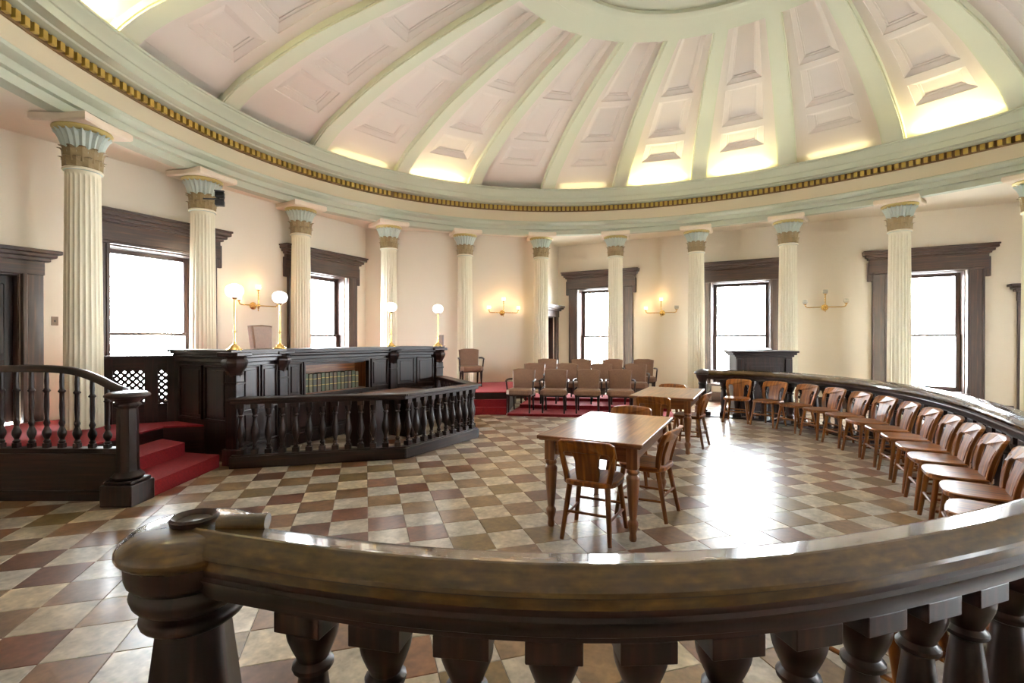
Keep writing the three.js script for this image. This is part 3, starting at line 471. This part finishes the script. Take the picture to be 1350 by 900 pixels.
// ------------------------------------------------------------------ counsel tables and their chairs
function courtTable(name, label, x, d, ang, w, l) {
  const t = thing(name, label, 'table', x, 0, d, ang);
  mesh('tabletop', clean([box(l, 0.032, w, 0, 0.735, 0, 0.008, 0), box(l - 0.03, 0.012, w - 0.03, 0, 0.724, 0, 0.004, 0)]), M.tableWood, t);
  const a = l / 2 - 0.10, b = w / 2 - 0.09;
  mesh('apron', clean([box(2 * a, 0.125, 0.024, 0, 0.60, b, 0.004, 0), box(2 * a, 0.125, 0.024, 0, 0.60, -b, 0.004, 0), box(0.024, 0.125, 2 * b, a, 0.60, 0, 0.004, 2), box(0.024, 0.125, 2 * b, -a, 0.60, 0, 0.004, 2)]), M.tableWood, t);
  const lg = clean([box(0.086, 0.17, 0.086, 0, 0.556, 0, 0.006), lathe(bez([[0.02, 0], [0.024, 0.02], [0.021, 0.06], [0.03, 0.10], [0.034, 0.14], [0.022, 0.165], [0.026, 0.2], [0.034, 0.32], [0.041, 0.45], [0.043, 0.49], [0.03, 0.512], [0.04, 0.53], [0.036, 0.556]].map(([a, b]) => [a * 1.22, b]), 3), 16)]);
  for (const p of [-1, 1]) for (const q of [-1, 1]) { const m = mesh('leg', lg, M.tableWood, t); m.position.set(p * a, 0, q * b); }
  return t;
}
const TA1 = 63 * DEG, c1 = [0.915, 4.45], c2 = [2.36, 7.28];
courtTable('counsel_table', 'brown wooden counsel table standing nearer to the worn curved rail', c1[0], c1[1], TA1, 0.86, 1.46);
courtTable('counsel_table', 'brown wooden counsel table standing nearer to the juror seats', c2[0], c2[1], TA1, 0.86, 1.46);
const al = (c, u, v) => [c[0] + Math.cos(TA1) * u + Math.sin(TA1) * v, c[1] + Math.sin(TA1) * u - Math.cos(TA1) * v];   // u along a table, v to its right
{
  const at = (c, u, v, f, label) => { const [x, d] = al(c, u, v); placeChair(x, d, f, label); };
  at(c1, -0.60, 0.02, TA1 + 0.02, 'wooden chair with its back to the worn curved rail, drawn up to a counsel table');
  at(c1, 0.06, 0.30, 146 * DEG, 'wooden chair at the long side of the counsel table nearer the curved rail');
  at(c1, 0.93, -0.07, TA1 + Math.PI + 0.1, 'wooden chair at the table end that faces the other counsel table');
  at(c2, -0.62, -0.09, TA1 + 0.05, 'wooden chair between the two counsel tables, drawn up to the farther one');
  at(c2, -0.02, 0.29, 146 * DEG, 'wooden chair at the long side of the counsel table nearer the juror seats');
  at(c2, 0.88, -0.15, TA1 + Math.PI - 0.1, 'wooden chair at the end of a counsel table beside the juror seats');
}

// ------------------------------------------------------------------ raised platform, steps, tiers
const PH = 0.45;
const bench = [[-3.40, 5.95], [-3.28, 6.86], [-2.22, 8.92], [-1.44, 9.45]];
{
  const poly = [PL(-0.9, 0.02), [-7.05, 4.78], [-4.42, 4.74], [-4.42, 6.15], [-3.62, 6.35], [-3.5, 6.95], [-2.45, 9.0], [-1.5, 9.6], [-0.78, 10.18], [-0.10, 10.22], [0.1, 11.9], PC(3.7, 0.02), PC(0.02, 0.02), PL(8.68, 0.02)];
  const p = poly.slice(1); p[0] = PL(0.76, 0.02); const dd = p[0]; // start where the platform front meets the left wall
  const line = [[...dd], [-4.42, 4.74]];
  const pl = thing('judges_platform', 'raised red carpeted platform behind the judges bench', 'platform');
  mesh('platform_body', slab(p, 0, PH - 0.02), M.darkWood, pl); mesh('carpet', slab(p, PH - 0.02, PH), M.carpet, pl);
  const st = thing('carpeted_steps', 'red carpeted steps between the turned newel post and the judges bench', 'steps');
  for (let i = 0; i < 2; i++) { const x1 = -3.56 - 0.42 * i, y = 0.15 * (i + 1); const r = [[x1 + 0.02, 4.76], [x1, 5.9], [-4.415, 6.12], [-4.415, 4.76]]; mesh('step', slab(r, i ? 0.15 : 0, y), M.carpet, st); }
}
// ------------------------------------------------------------------ balustrade at the head of the steps
{
  const g = thing('stair_balustrade', 'dark balustrade with slim turned balusters ramping down to a newel post', 'balustrade');
  const d0 = 4.70; const line = (x) => d0 - (x + 3.7) * 0.012;
  const rail = [[-0.045, -0.03], [-0.05, 0], [-0.035, 0.028], [0, 0.038], [0.035, 0.028], [0.05, 0], [0.045, -0.03]].reverse();
  const pts = [[-6.85, 1.265], [-6, 1.265], [-5, 1.265], [-4.42, 1.262], [-4.2, 1.235], [-4.0, 1.165], [-3.85, 1.09], [-3.74, 1.05]].map(([x, y]) => V(x, y, line(x)));
  mesh('handrail', sweep(new THREE.CatmullRomCurve3(pts, false, 'centripetal').getPoints(60), rail, { cre: 0.9 }), M.darkWood, g);
  mesh('base_rail', clean([box(3.36, 0.05, 0.11, -5.46, PH + 0.002, -line(-5.4), 0.008, 0)]), M.darkWood, g);
  mesh('string_board', clean([box(3.34, PH, 0.05, -5.47, 0, -line(-5.4) + 0.02, 0.004, 0), box(3.34, 0.10, 0.03, -5.47, 0, -line(-5.4) + 0.055, 0.006, 0)]), M.darkWood, g);
  const bg = clean([box(0.05, 0.05, 0.05, 0, 0, 0, 0.003), lathe(bez([[0.022, 0.05], [0.03, 0.07], [0.018, 0.09], [0.034, 0.13], [0.036, 0.17], [0.018, 0.22], [0.026, 0.25], [0.024, 0.27], [0.017, 0.30], [0.022, 0.42], [0.019, 0.56], [0.03, 0.575], [0.03, 0.59], [0.018, 0.61], [0.02, 0.68], [0.016, 0.78]], 2), 12)]);
  const topAt = (x) => { let y = 1.265; for (let i = 0; i < pts.length - 1; i++) if (x >= pts[i].x && x <= pts[i + 1].x) y = pts[i].y + (pts[i + 1].y - pts[i].y) * (x - pts[i].x) / (pts[i + 1].x - pts[i].x); return y - 0.02; };
  for (let x = -3.92; x > -6.8; x -= 0.149) { const b = mesh('baluster', bg, M.darkWood, g); b.position.set(x, PH + 0.05, -line(x)); b.scale.y = (topAt(x) - PH - 0.05) / 0.78; }
  const n = new THREE.Group(); n.name = 'newel_post'; n.position.set(-3.66, 0, -4.62); g.add(n);
  mesh('post', clean([box(0.30, 0.20, 0.30, 0, 0, 0, 0.012), box(0.26, 0.03, 0.26, 0, 0.20, 0, 0.01), lathe(bez([[0.12, 0.23], [0.135, 0.26], [0.10, 0.30], [0.092, 0.34], [0.088, 0.6], [0.085, 0.85], [0.082, 0.90], [0.105, 0.92], [0.105, 0.94], [0.09, 0.955], [0.12, 0.98], [0.145, 1.0]], 3), 8)]), M.darkWood, n);
  mesh('post_cap', lathe(bez([[0.14, 0.995], [0.175, 1.01], [0.178, 1.03], [0.15, 1.05], [0.08, 1.062], [0.001, 1.065]], 3), 24, 1.2), M.darkWood, n);
}
// lattice screen beside the bench
{
  const a = [-5.40, 6.22], b = [-4.52, 6.56], L = Math.hypot(b[0] - a[0], b[1] - a[1]), ang = Math.atan2(b[1] - a[1], b[0] - a[0]); const g = thing('lattice_screen', 'low dark wooden screen with open lattice panels below the window', 'screen', a[0], PH, a[1], ang);
  const top = 0.89; mesh('top_rail', clean([box(L + 0.06, 0.03, 0.09, L / 2, top - 0.03, 0, 0.006, 0), box(L, 0.18, 0.045, L / 2, top - 0.20, 0, 0.004, 0)]), M.darkWood, g);
  for (const [x0, x1] of [[0, 0.235], [0.575, 0.725], [0.83, L + 0.02]]) mesh('stile', box(x1 - x0, top - 0.03, 0.05, (x0 + x1) / 2, 0, 0, 0.005), M.darkWood, g);
  mesh('bottom_panel', box(L - 0.04, 0.25, 0.035, L / 2, 0, 0, 0.004, 0), M.darkWood, g);
  const lat = (x0, x1) => { const y0 = 0.245, y1 = top - 0.19, gs = [], p = 0.085; for (let k = -30; k < 40; k++) for (const s of [-1, 1]) { // slats at 45 degrees clipped to the opening
    const c = k * p; let A = [x0, s > 0 ? c : c], P = []; const f = (x) => s * (x - x0) + c + (s < 0 ? 0 : 0) + y0; for (const x of [x0, x1]) { const y = f(x); if (y >= y0 && y <= y1) P.push([x, y]); } for (const y of [y0, y1]) { const x = (y - y0 - c) / s + x0; if (x > x0 && x < x1) P.push([x, y]); }
    if (P.length >= 2) { const [u, v] = P, l = Math.hypot(u[0] - v[0], u[1] - v[1]); if (l < 0.03) continue; const q = box(l, 0.033, 0.01, 0, -0.0165, s * 0.005, 0, 0); q.applyMatrix4(T4((u[0] + v[0]) / 2, (u[1] + v[1]) / 2, 0, 0, 0, Math.atan2(v[1] - u[1], v[0] - u[0]))); gs.push(q); } }
    return mergeGeometries(gs); };
  mesh('lattice', lat(0.23, 0.58), M.darkWood, g); mesh('lattice', lat(0.72, 0.835), M.darkWood, g);
}
// ------------------------------------------------------------------ the judges bench
{
  const g = thing('judges_bench', 'long dark panelled judges bench with carved piers and moulded top', 'bench');
  const TOP = 1.42; const segs = [[bench[0], bench[1]], [bench[1], bench[2]], [bench[2], bench[3]]];
  const back = (p, k) => [p[0] - Math.sin(AL) * k, p[1] + Math.cos(AL) * k];
  const sideA = back(bench[0], 1.25), sideB = back(bench[3], 0.9);
  const place = (q, a, b) => { const ang = Math.atan2(b[1] - a[1], b[0] - a[0]); q.applyMatrix4(T4(a[0], 0, -a[1], 0, ang, 0)); return q; };
  const frontGeo = (a, b, hole) => {   // local x along the face, +z out of the front
    const L = Math.hypot(b[0] - a[0], b[1] - a[1]); const h = hole ? [[[hole[0], hole[2]], [hole[1], hole[2]], [hole[1], hole[3]], [hole[0], hole[3]]]] : []; const q = extr([[0, 0.02], [L, 0.02], [L, TOP - 0.08], [0, TOP - 0.08]], 0.05, 0, h); q.translate(0, 0, -0.05); return [uvBox(q, 1), L];
  };
  const panels = (a, b, list) => { for (const [x0, x1, y0, y1] of list) { const w = x1 - x0, h = y1 - y0; const p = mesh('panel', place(clean([box(w, h, 0.012, (x0 + x1) / 2, y0, 0.006, 0.004), box(w - 0.12, h - 0.12, 0.02, (x0 + x1) / 2, y0 + 0.06, 0.018, 0.009)]), a, b), M.darkWood, g); mesh('panel_moulding', place(clean([box(w, 0.025, 0.03, (x0 + x1) / 2, y1 - 0.025, 0.02, 0.008, 0), box(w, 0.025, 0.03, (x0 + x1) / 2, y0, 0.02, 0.008, 0), box(0.025, h, 0.03, x0 + 0.012, y0, 0.02, 0.008), box(0.025, h, 0.03, x1 - 0.012, y0, 0.02, 0.008)]), a, b), M.darkWood, p); } };
  segs.forEach(([a, b], i) => {
    const L = Math.hypot(b[0] - a[0], b[1] - a[1]); const [q] = frontGeo(a, b, i === 1 ? [0.41, 1.72, 0.72, 1.20] : null); mesh('front_board', place(q, a, b), M.darkWood, g);
    mesh('top_moulding', place(clean([box(L, 0.06, 0.05, L / 2, TOP - 0.16, 0.025, 0.012, 0), box(L, 0.05, 0.09, L / 2, TOP - 0.105, 0.04, 0.016, 0)]), a, b), M.darkWood, g);
    mesh('skirting', place(box(L, 0.16, 0.03, L / 2, 0.02, 0.015, 0.008, 0), a, b), M.darkWood, g);
    if (i === 1) panels(a, b, [[0.11, 0.36, 0.72, 1.22], [1.78, L - 0.11, 0.72, 1.22], [0.10, 0.8, 0.2, 0.66], [0.86, 1.5, 0.2, 0.66], [1.56, L - 0.1, 0.2, 0.66]]); else panels(a, b, [[0.10, L / 2 - 0.02, 0.72, 1.22], [L / 2 + 0.02, L - 0.10, 0.72, 1.22], [0.10, L - 0.1, 0.2, 0.66]]);
  });
  for (const [a, b] of [[sideA, bench[0]], [bench[3], sideB]]) { const L = Math.hypot(b[0] - a[0], b[1] - a[1]); const [q] = frontGeo(a, b); mesh('side_board', place(q, a, b), M.darkWood, g); panels(a, b, [[0.08, L / 2 - 0.03, 0.52, 1.22], [L / 2 + 0.03, L - 0.12, 0.52, 1.22]]); mesh('top_moulding', place(clean([box(L, 0.06, 0.05, L / 2, TOP - 0.16, 0.025, 0.012, 0), box(L, 0.05, 0.08, L / 2, TOP - 0.105, 0.035, 0.016, 0)]), a, b), M.darkWood, g); }
  const off = (k) => { const P = [sideA, ...bench, sideB]; return P.map((p, i) => { const u = P[Math.max(0, i - 1)], v = P[Math.min(P.length - 1, i + 1)]; const t = Math.atan2(v[1] - u[1], v[0] - u[0]); return [p[0] + Math.sin(t) * k, p[1] - Math.cos(t) * k]; }); };
  const cop = (o, i, y0, y1) => slab([...off(o), ...off(-i).reverse()], y0, y1);
  mesh('coping', clean([cop(0.10, 0.34, TOP - 0.055, TOP - 0.025), cop(0.13, 0.36, TOP - 0.03, TOP)]), M.darkWood, g);
  mesh('desk', slab([...off(-0.08), back(bench[3], 0.75), back(bench[2], 0.75), back(bench[1], 0.75), back(bench[0], 0.75)], 1.16, 1.20), M.darkWood, g);
  bench.forEach((p, i) => { const t = Math.atan2(bench[Math.min(3, i + 1)][1] - bench[Math.max(0, i - 1)][1], bench[Math.min(3, i + 1)][0] - bench[Math.max(0, i - 1)][0]); const m = mesh('pier', clean([box(0.20, 0.2, 0.20, 0, 0.02, 0, 0.01), box(0.15, 0.92, 0.15, 0, 0.2, 0, 0.012), box(0.17, 0.03, 0.17, 0, 1.0, 0, 0.008)]), M.darkWood, g); m.position.set(p[0], 0, -p[1]); m.rotation.y = t; const br = mesh('bracket', clean([lathe(bez([[0.075, 1.08], [0.085, 1.12], [0.10, 1.16], [0.135, 1.22], [0.15, 1.28], [0.125, 1.32], [0.15, 1.36]], 3), 8), box(0.28, 0.05, 0.28, 0, 1.345, 0, 0.012)]), M.darkWood, m); });
  // pigeonhole behind the opening in the middle of the front
  const [a, b] = segs[1]; const w0 = 0.41, w1 = 1.72, wm = (w0 + w1) / 2, ww = w1 - w0;
  mesh('pigeonhole', place(clean([box(ww, 0.02, 0.26, wm, 0.72, -0.18, 0.002, 0), box(ww, 0.02, 0.26, wm, 1.18, -0.18, 0.002, 0), box(0.02, 0.48, 0.26, w0, 0.72, -0.18, 0.002), box(0.02, 0.48, 0.26, w1, 0.72, -0.18, 0.002), box(ww, 0.48, 0.015, wm, 0.72, -0.305, 0, 0)]), a, b), M.tableWood, g);
  mesh('opening_frame', place(clean([box(ww + 0.06, 0.03, 0.035, wm, 1.19, 0.015, 0.006, 0), box(ww + 0.06, 0.03, 0.035, wm, 0.70, 0.015, 0.006, 0), box(0.03, 0.5, 0.035, w0 - 0.01, 0.71, 0.015, 0.006), box(0.03, 0.5, 0.035, w1 + 0.01, 0.71, 0.015, 0.006)]), a, b), M.darkWood, g);
  const ang = Math.atan2(b[1] - a[1], b[0] - a[0]); const tones = [[0.06, 0.07, 0.035], [0.09, 0.075, 0.03], [0.05, 0.045, 0.03], [0.08, 0.05, 0.03]].map((c) => std({ color: lin(...c), roughness: 0.6 }));
    for (let k = 0; k < 14; k++) { const x = 0.50 + k * 0.079, h = 0.27 + rnd() * 0.02; const bk = thing('ledger', `dark ledger with gilt bands in the bench opening, ${ORD[k]} from the steps side`, 'book', a[0] + Math.cos(ang) * x - Math.sin(ang) * 0.14, 0.742, a[1] + Math.sin(ang) * x + Math.cos(ang) * 0.14, ang, 'ledgers in the bench opening'); mesh('cover', clean([box(0.06, h, 0.004, 0, 0, 0.078, 0.001), box(0.004, h, 0.16, -0.03, 0, 0, 0.001), box(0.004, h, 0.16, 0.03, 0, 0, 0.001)]), tones[k % 4], bk); mesh('pages', box(0.054, h - 0.012, 0.15, 0, 0.006, 0, 0.001), M.paper, bk); for (const q of [0.35, 0.72]) mesh('spine_band', box(0.064, 0.008, 0.003, 0, h * q, 0.0815, 0.0008, 0), M.gold, bk); }
}
// bench lamps
{
  const g = thing('bench_lamp', 'tall brass lamp with a white glass globe standing on the judges bench', 'lamp', 0, 0, 0, 0, 'globe lamps on the judges bench');
  mesh('base', lathe(bez([[0.085, 0], [0.085, 0.012], [0.06, 0.03], [0.045, 0.055], [0.022, 0.07], [0.018, 0.09]], 3), 20), M.brass, g);
  mesh('stem', lathe(bez([[0.018, 0.08], [0.014, 0.1], [0.013, 0.22], [0.02, 0.235], [0.013, 0.25], [0.011, 0.6], [0.018, 0.62], [0.03, 0.635], [0.04, 0.655]], 3), 14), M.brass, g);
  const gl = mesh('globe', lathe(bez([[0.036, 0.645], [0.075, 0.665], [0.098, 0.705], [0.098, 0.75], [0.075, 0.79], [0.04, 0.806], [0.034, 0.812]], 4), 26, 1.5), M.opal, g);
  const l = new THREE.PointLight(new THREE.Color(1, 0.97, 0.93), GLOBE, 0, 2); l.position.set(0, 0.725, 0); l.castShadow = true; l.shadow.radius = 3; g.add(l);
  bench.forEach((p, i) => { if (!i) g.position.set(p[0], 1.42, -p[1]); else copyOf(g, p[0], 1.42, p[1], 0); });
  scene.children.filter((o) => /^bench_lamp/.test(o.name)).forEach((o, i) => { o.userData.label = `tall brass lamp with white glass globe on the judges bench, ${ORD[i]} from the red steps`; });
}
// judge's chair
{
  const g = thing('judges_chair', 'brown leather chair with a high flaring back behind the judges bench', 'chair', -3.80, PH, 7.75, facing(AL - Math.PI / 2 + 0.25));
  const bk = extr([[-0.15, 0.50], [0.15, 0.50], [0.225, 1.30], [0.0, 1.315], [-0.225, 1.30]], 0.07, 0.02); bk.rotateX(-0.06); bk.translate(0, 0.02, -0.22); mesh('backrest', uvBox(bk, 1), M.leather, g);
  mesh('seat', box(0.5, 0.10, 0.48, 0, 0.42, 0.02, 0.03), M.leather, g);
  for (const q of [-1, 1]) mesh('arm', clean([box(0.05, 0.035, 0.40, q * 0.26, 0.64, 0.0, 0.012, 2), box(0.04, 0.16, 0.04, q * 0.26, 0.48, 0.12, 0.008)]), M.darkWood, g);
  mesh('pedestal', clean([lathe([[0.06, 0.06], [0.035, 0.12], [0.035, 0.42]], 14), box(0.56, 0.05, 0.06, 0, 0.02, 0, 0.01, 0), box(0.06, 0.05, 0.56, 0, 0.02, 0, 0.01, 2)]), M.darkWood, g);
}
// document stand on the bench end
{
  const g = thing('document_stand', 'small upright brown board on the judges bench beside a lamp', 'stand', -1.47, 1.42, 9.63, 0.5);
  mesh('board', box(0.12, 0.22, 0.02, 0.06, 0.004, 0, 0.004), M.chairWood, g); mesh('foot', box(0.16, 0.012, 0.10, 0.06, 0, 0, 0.003, 0), M.chairWood, g);
}

// ------------------------------------------------------------------ clerk's enclosure in front of the bench
{
  const P = [[-3.36, 5.86], [-1.42, 6.36], [-0.60, 7.70], [-1.36, 9.34]];
  const g = thing('clerks_enclosure', 'low dark balustrade enclosing the space before the judges bench', 'balustrade');
  P.slice(0, 3).forEach((a, i) => {
    const b = P[i + 1], ang = Math.atan2(b[1] - a[1], b[0] - a[0]), L = Math.hypot(b[0] - a[0], b[1] - a[1]); const q = (geo) => geo.applyMatrix4(T4(a[0], 0, -a[1], 0, ang, 0));
    mesh('base_board', q(clean([box(L + 0.08, 0.14, 0.13, L / 2, 0, 0, 0.008, 0), box(L + 0.04, 0.025, 0.10, L / 2, 0.135, 0, 0.008, 0)])), M.darkWood, g);
    mesh('handrail', q(clean([box(L + 0.12, 0.035, 0.20, L / 2, 0.815, 0, 0.012, 0), box(L + 0.06, 0.05, 0.12, L / 2, 0.77, 0, 0.01, 0)])), M.darkWood, g);
    const geo = balusterGeo(0.615, 0.047, 0.04); const n = Math.round(L / 0.158); for (let k = 0; k < n; k++) { const m = mesh('baluster', geo, M.darkWood, g); const s = (k + 0.5) / n * L; m.position.set(a[0] + Math.cos(ang) * s, 0.158, -(a[1] + Math.sin(ang) * s)); m.rotation.y = ang; }
  });
  const t = thing('clerks_desk', 'plain brown desk inside the low balustrade before the judges bench', 'desk', -1.93, 0, 7.55, AL);
  mesh('desk_top', box(1.3, 0.035, 0.55, 0, 0.70, 0, 0.008, 0), M.tableWood, t); for (const q of [-1, 1]) mesh('pedestal', box(0.36, 0.70, 0.48, q * 0.45, 0, 0, 0.008), M.darkWood, t);
}

// ------------------------------------------------------------------ juror seats on low tiers
const juryAng = -9 * DEG;
{
  const o = [0.98, 10.02]; const J = (u, v) => [o[0] + Math.cos(juryAng) * u - Math.sin(juryAng) * v, o[1] + Math.sin(juryAng) * u + Math.cos(juryAng) * v];
  const g = thing('juror_tiers', 'low red carpeted tiers under the rows of juror seats', 'platform');
  const H = [0.05, 0.13, 0.20], D = [-0.30, 0.48, 1.24, 2.1];
  for (let i = 0; i < 3; i++) mesh('tier', slab([J(i ? -0.9 : -1.04, D[i]), J(2.3, D[i]), J(2.3, D[3]), J(-0.82, D[3])], i ? H[i - 1] : 0, H[i]), M.carpet, g);
  const s = thing('platform_steps', 'red carpeted steps from the floor up to the platform with a lone armchair', 'steps');
  mesh('step', slab([[-1.05, 9.80], [-0.62, 10.02], [-0.12, 10.0], [-0.12, 10.215], [-0.77, 10.17]], 0, 0.15), M.carpet, s); mesh('step', slab([[-0.98, 9.95], [-0.70, 10.09], [-0.12, 10.1], [-0.12, 10.215], [-0.77, 10.17]], 0.15, 0.30), M.carpet, s);
  // armchair
  const c = thing('juror_armchair', '', 'chair');
  const bk = extr([[-0.215, 0.46], [0.215, 0.46], [0.245, 0.88], [0.12, 0.905], [-0.12, 0.905], [-0.245, 0.88]], 0.05, 0.018); bk.rotateX(-0.16); bk.translate(0, -0.02, -0.17); mesh('backrest', uvBox(bk, 1), M.leather, c);
  const st = extr([[-0.25, -0.24], [0.25, -0.24], [0.27, 0.2], [0.2, 0.25], [-0.2, 0.25], [-0.27, 0.2]].map(([x, z]) => [x, -z]).reverse(), 0.075, 0.025); st.rotateX(-Math.PI / 2); st.translate(0, 0.38, 0); mesh('seat', uvBox(st, 0), M.leather, c);
  mesh('seat_frame', box(0.5, 0.05, 0.46, 0, 0.335, 0, 0.008, 0), M.darkWood, c);
  for (const q of [-1, 1]) {
    mesh('arm', clean([tube([[q * 0.25, 0.66, -0.22], [q * 0.285, 0.665, -0.05], [q * 0.29, 0.65, 0.12], [q * 0.285, 0.64, 0.17]], 0.02, 8, 10), rod([q * 0.265, 0.38, 0.10], [q * 0.288, 0.645, 0.13], 0.018, 0.016, 8)]), M.darkWood, c);
    mesh('leg', lathe(bez([[0.014, 0], [0.018, 0.02], [0.016, 0.08], [0.026, 0.24], [0.03, 0.34]], 2), 10).translate(q * 0.22, 0, 0.20), M.darkWood, c);
    mesh('leg', rod([q * 0.21, 0, -0.27], [q * 0.21, 0.36, -0.2], 0.016, 0.024, 8), M.darkWood, c);
  }
  let used = false; const put2 = (x, y, d, f, label, group) => { if (!used) { used = true; c.position.set(x, y, -d); c.rotation.y = facing(f); return tag(c, label, 'chair', group); } const k = copyOf(c, x, y, d, facing(f)); delete k.userData.group; return tag(k, label, 'chair', group); };
  const row = (pxs, tier, d, label) => pxs.forEach((px, n) => { const x = (px - 675) / F * d; const dd = d - (x - 1.0) * 0.158 * 0.6; put2((px - 675) / F * dd, H[tier], dd, -Math.PI / 2 - 0.22 + (rnd() - 0.5) * 0.12, `${label}, ${ORD[n]} from the lone armchair`, label.includes('front') ? 'front row of juror seats' : label.includes('middle') ? 'middle row of juror seats' : 'back row of juror seats'); });
  row([687, 731, 775, 818], 0, 10.05, 'leather armchair in the front row of juror seats');
  row([702, 747, 793, 838], 1, 10.92, 'leather armchair in the middle row of juror seats');
  row([719, 766, 807, 849], 2, 11.7, 'leather armchair in the back row of juror seats');
  put2(-0.98, PH, 11.5, -Math.PI / 2 + 0.25, 'lone brown leather armchair on the raised platform in front of a column');
}

// ------------------------------------------------------------------ lectern behind the curved rail
{
  const x = 5.14, d = 10.08; const g = thing('lectern', 'dark wooden lectern with pilasters and sloping top below a window', 'lectern', x, 0, d, -0.18);
  mesh('body', box(1.06, 1.18, 0.55, 0, 0.06, 0, 0.008), M.darkWood, g); mesh('plinth', box(1.16, 0.10, 0.64, 0, 0, 0, 0.01, 0), M.darkWood, g);
  for (const q of [-1, 1]) mesh('pilaster', box(0.12, 1.06, 0.05, q * 0.46, 0.1, 0.29, 0.008), M.darkWood, g);
  mesh('panel', clean([box(0.70, 0.86, 0.02, 0, 0.22, 0.28, 0.006), box(0.56, 0.72, 0.03, 0, 0.29, 0.29, 0.01)]), M.darkWood, g);
  mesh('cornice', clean([box(1.12, 0.05, 0.61, 0, 1.20, 0, 0.012, 0), box(1.20, 0.05, 0.68, 0, 1.24, 0, 0.015, 0), box(1.26, 0.04, 0.74, 0, 1.285, 0, 0.01, 0)]), M.darkWood, g);
  const b = box(0.5, 0.02, 0.34, 0.0, 0, 0, 0.004, 0); b.rotateX(0.1); b.translate(-0.05, 1.345, 0.0); mesh('reading_board', b, M.darkWood, g); mesh('board_support', box(0.42, 0.025, 0.22, -0.05, 1.322, 0, 0.003, 0), M.darkWood, g);
}

// ------------------------------------------------------------------ wall lamps, floodlights, switch
function sconce(P, ang, s, y, lit, label) {
  const [x, d] = P(s, 0); const g = thing('wall_sconce', label, 'wall lamp', x, y, d, ang);
  const bp = lathe(bez([[0.07, 0], [0.07, 0.012], [0.045, 0.03], [0.02, 0.045], [0.015, 0.13], [0.03, 0.15], [0.035, 0.175], [0.02, 0.2], [0.001, 0.205]], 3), 18); bp.rotateX(Math.PI / 2); mesh('backplate', bp, M.brass, g);
  mesh('finial', lathe(bez([[0.001, -0.11], [0.012, -0.09], [0.008, -0.07], [0.022, -0.03], [0.016, 0]], 3), 12).translate(0, 0, 0.16), M.brass, g);
  const arms = [[[0, 0, 0.16], [0, 0.1, 0.165], [0, 0.28, 0.16]], [[0, 0, 0.16], [-0.2, 0.0, 0.18], [-0.37, 0.01, 0.18], [-0.39, 0.06, 0.18]], [[0, 0, 0.16], [0.2, 0.0, 0.18], [0.37, 0.01, 0.18], [0.39, 0.06, 0.18]]];
  arms.forEach((a, i) => {
    const m = mesh('arm', clean([tube(a, 0.011, 8, 18)]), M.brass, g); const e = a[a.length - 1]; mesh('shade_holder', lathe([[0.012, 0], [0.034, 0.012], [0.036, 0.02]], 14).translate(e[0], e[1], e[2]), M.brass, m);
    const on = lit[i]; mesh('glass_shade', lathe(bez([[0.028, 0.015], [0.044, 0.035], [0.052, 0.062], [0.046, 0.09], [0.052, 0.11]], 3), 18, 1.5).translate(e[0], e[1], e[2]), on ? M.shadeLit : M.shadeOff, m);
    if (on) { const l = new THREE.PointLight(new THREE.Color(1, 0.66, 0.34), SCONCE, 0, 2); l.position.set(e[0], e[1] + 0.06, e[2]); l.castShadow = true; l.shadow.radius = 2; g.add(l); }
  });
}
const hAt = (py, d) => EYE + (HORIZON - py) * d / F;
sconce(PL, AL, 5.80, hAt(403, 9.2), [1, 1, 0], 'brass wall lamp with glass shades above the judges bench');
{ const a = Math.atan2(1, (664 - 675) / F); let s = 0, best = 9; for (let q = 0; q < LC; q += 0.01) { const p = PC(q, 0.16); const e = Math.abs(p[0] / p[1] - (664 - 675) / F); if (e < best) { best = e; s = q; } } sconce(PC, AC, s, hAt(412, PC(s, 0.16)[1]), [1, 1, 1], 'brass wall lamp with three glowing shades beside the half hidden door'); }
sconce(PR, AR, -2.55, hAt(412, 12.6), [1, 1, 0], 'brass wall lamp with two glowing shades between two windows');
sconce(PR, AR, 1.05, hAt(405, 11.0), [0, 0, 0], 'unlit brass wall lamp between the lectern window and the last window');
{
  const g = thing('floodlight', 'pair of small black floodlights on a bracket beside a column capital', 'floodlight', -4.66, 3.66, 7.72, 0.4);
  mesh('bracket', clean([rod([-0.22, 0.12, -0.06], [0, 0.12, 0], 0.012, 0.012, 8), rod([0, 0.02, 0], [0, 0.22, 0], 0.012, 0.012, 8)]), M.black, g);
  for (const y of [0.01, 0.14]) { const hd = mesh('lamp_head', clean([box(0.13, 0.085, 0.11, 0.02, y, 0.02, 0.012)]), M.black, g); mesh('visor', box(0.14, 0.012, 0.05, 0.02, y + 0.085, 0.08, 0.003), M.black, hd); mesh('lens', box(0.10, 0.055, 0.006, 0.02, y + 0.015, 0.077, 0.002), M.black, hd); }
  const [x, d] = PL(2.91, 0); const p = thing('switch_plate', 'small brown switch plate on the wall between door and column', 'switch', x, hAt(423, 6.67) - 0.06, d, AL); mesh('plate', box(0.075, 0.12, 0.008, 0, 0, 0.004, 0.003), M.plate, p); mesh('toggle', box(0.012, 0.026, 0.014, 0, 0.047, 0.011, 0.002), M.black, p);
}
// pale paving of the street below the windows
{ const g = new THREE.CircleGeometry(60, 48); g.rotateX(-Math.PI / 2); g.translate(0, -5, 0); tag(mesh('ground', g, M.paving), 'pale paving below the windows outside', undefined, undefined, 'structure'); }

renderer.render(scene, camera);
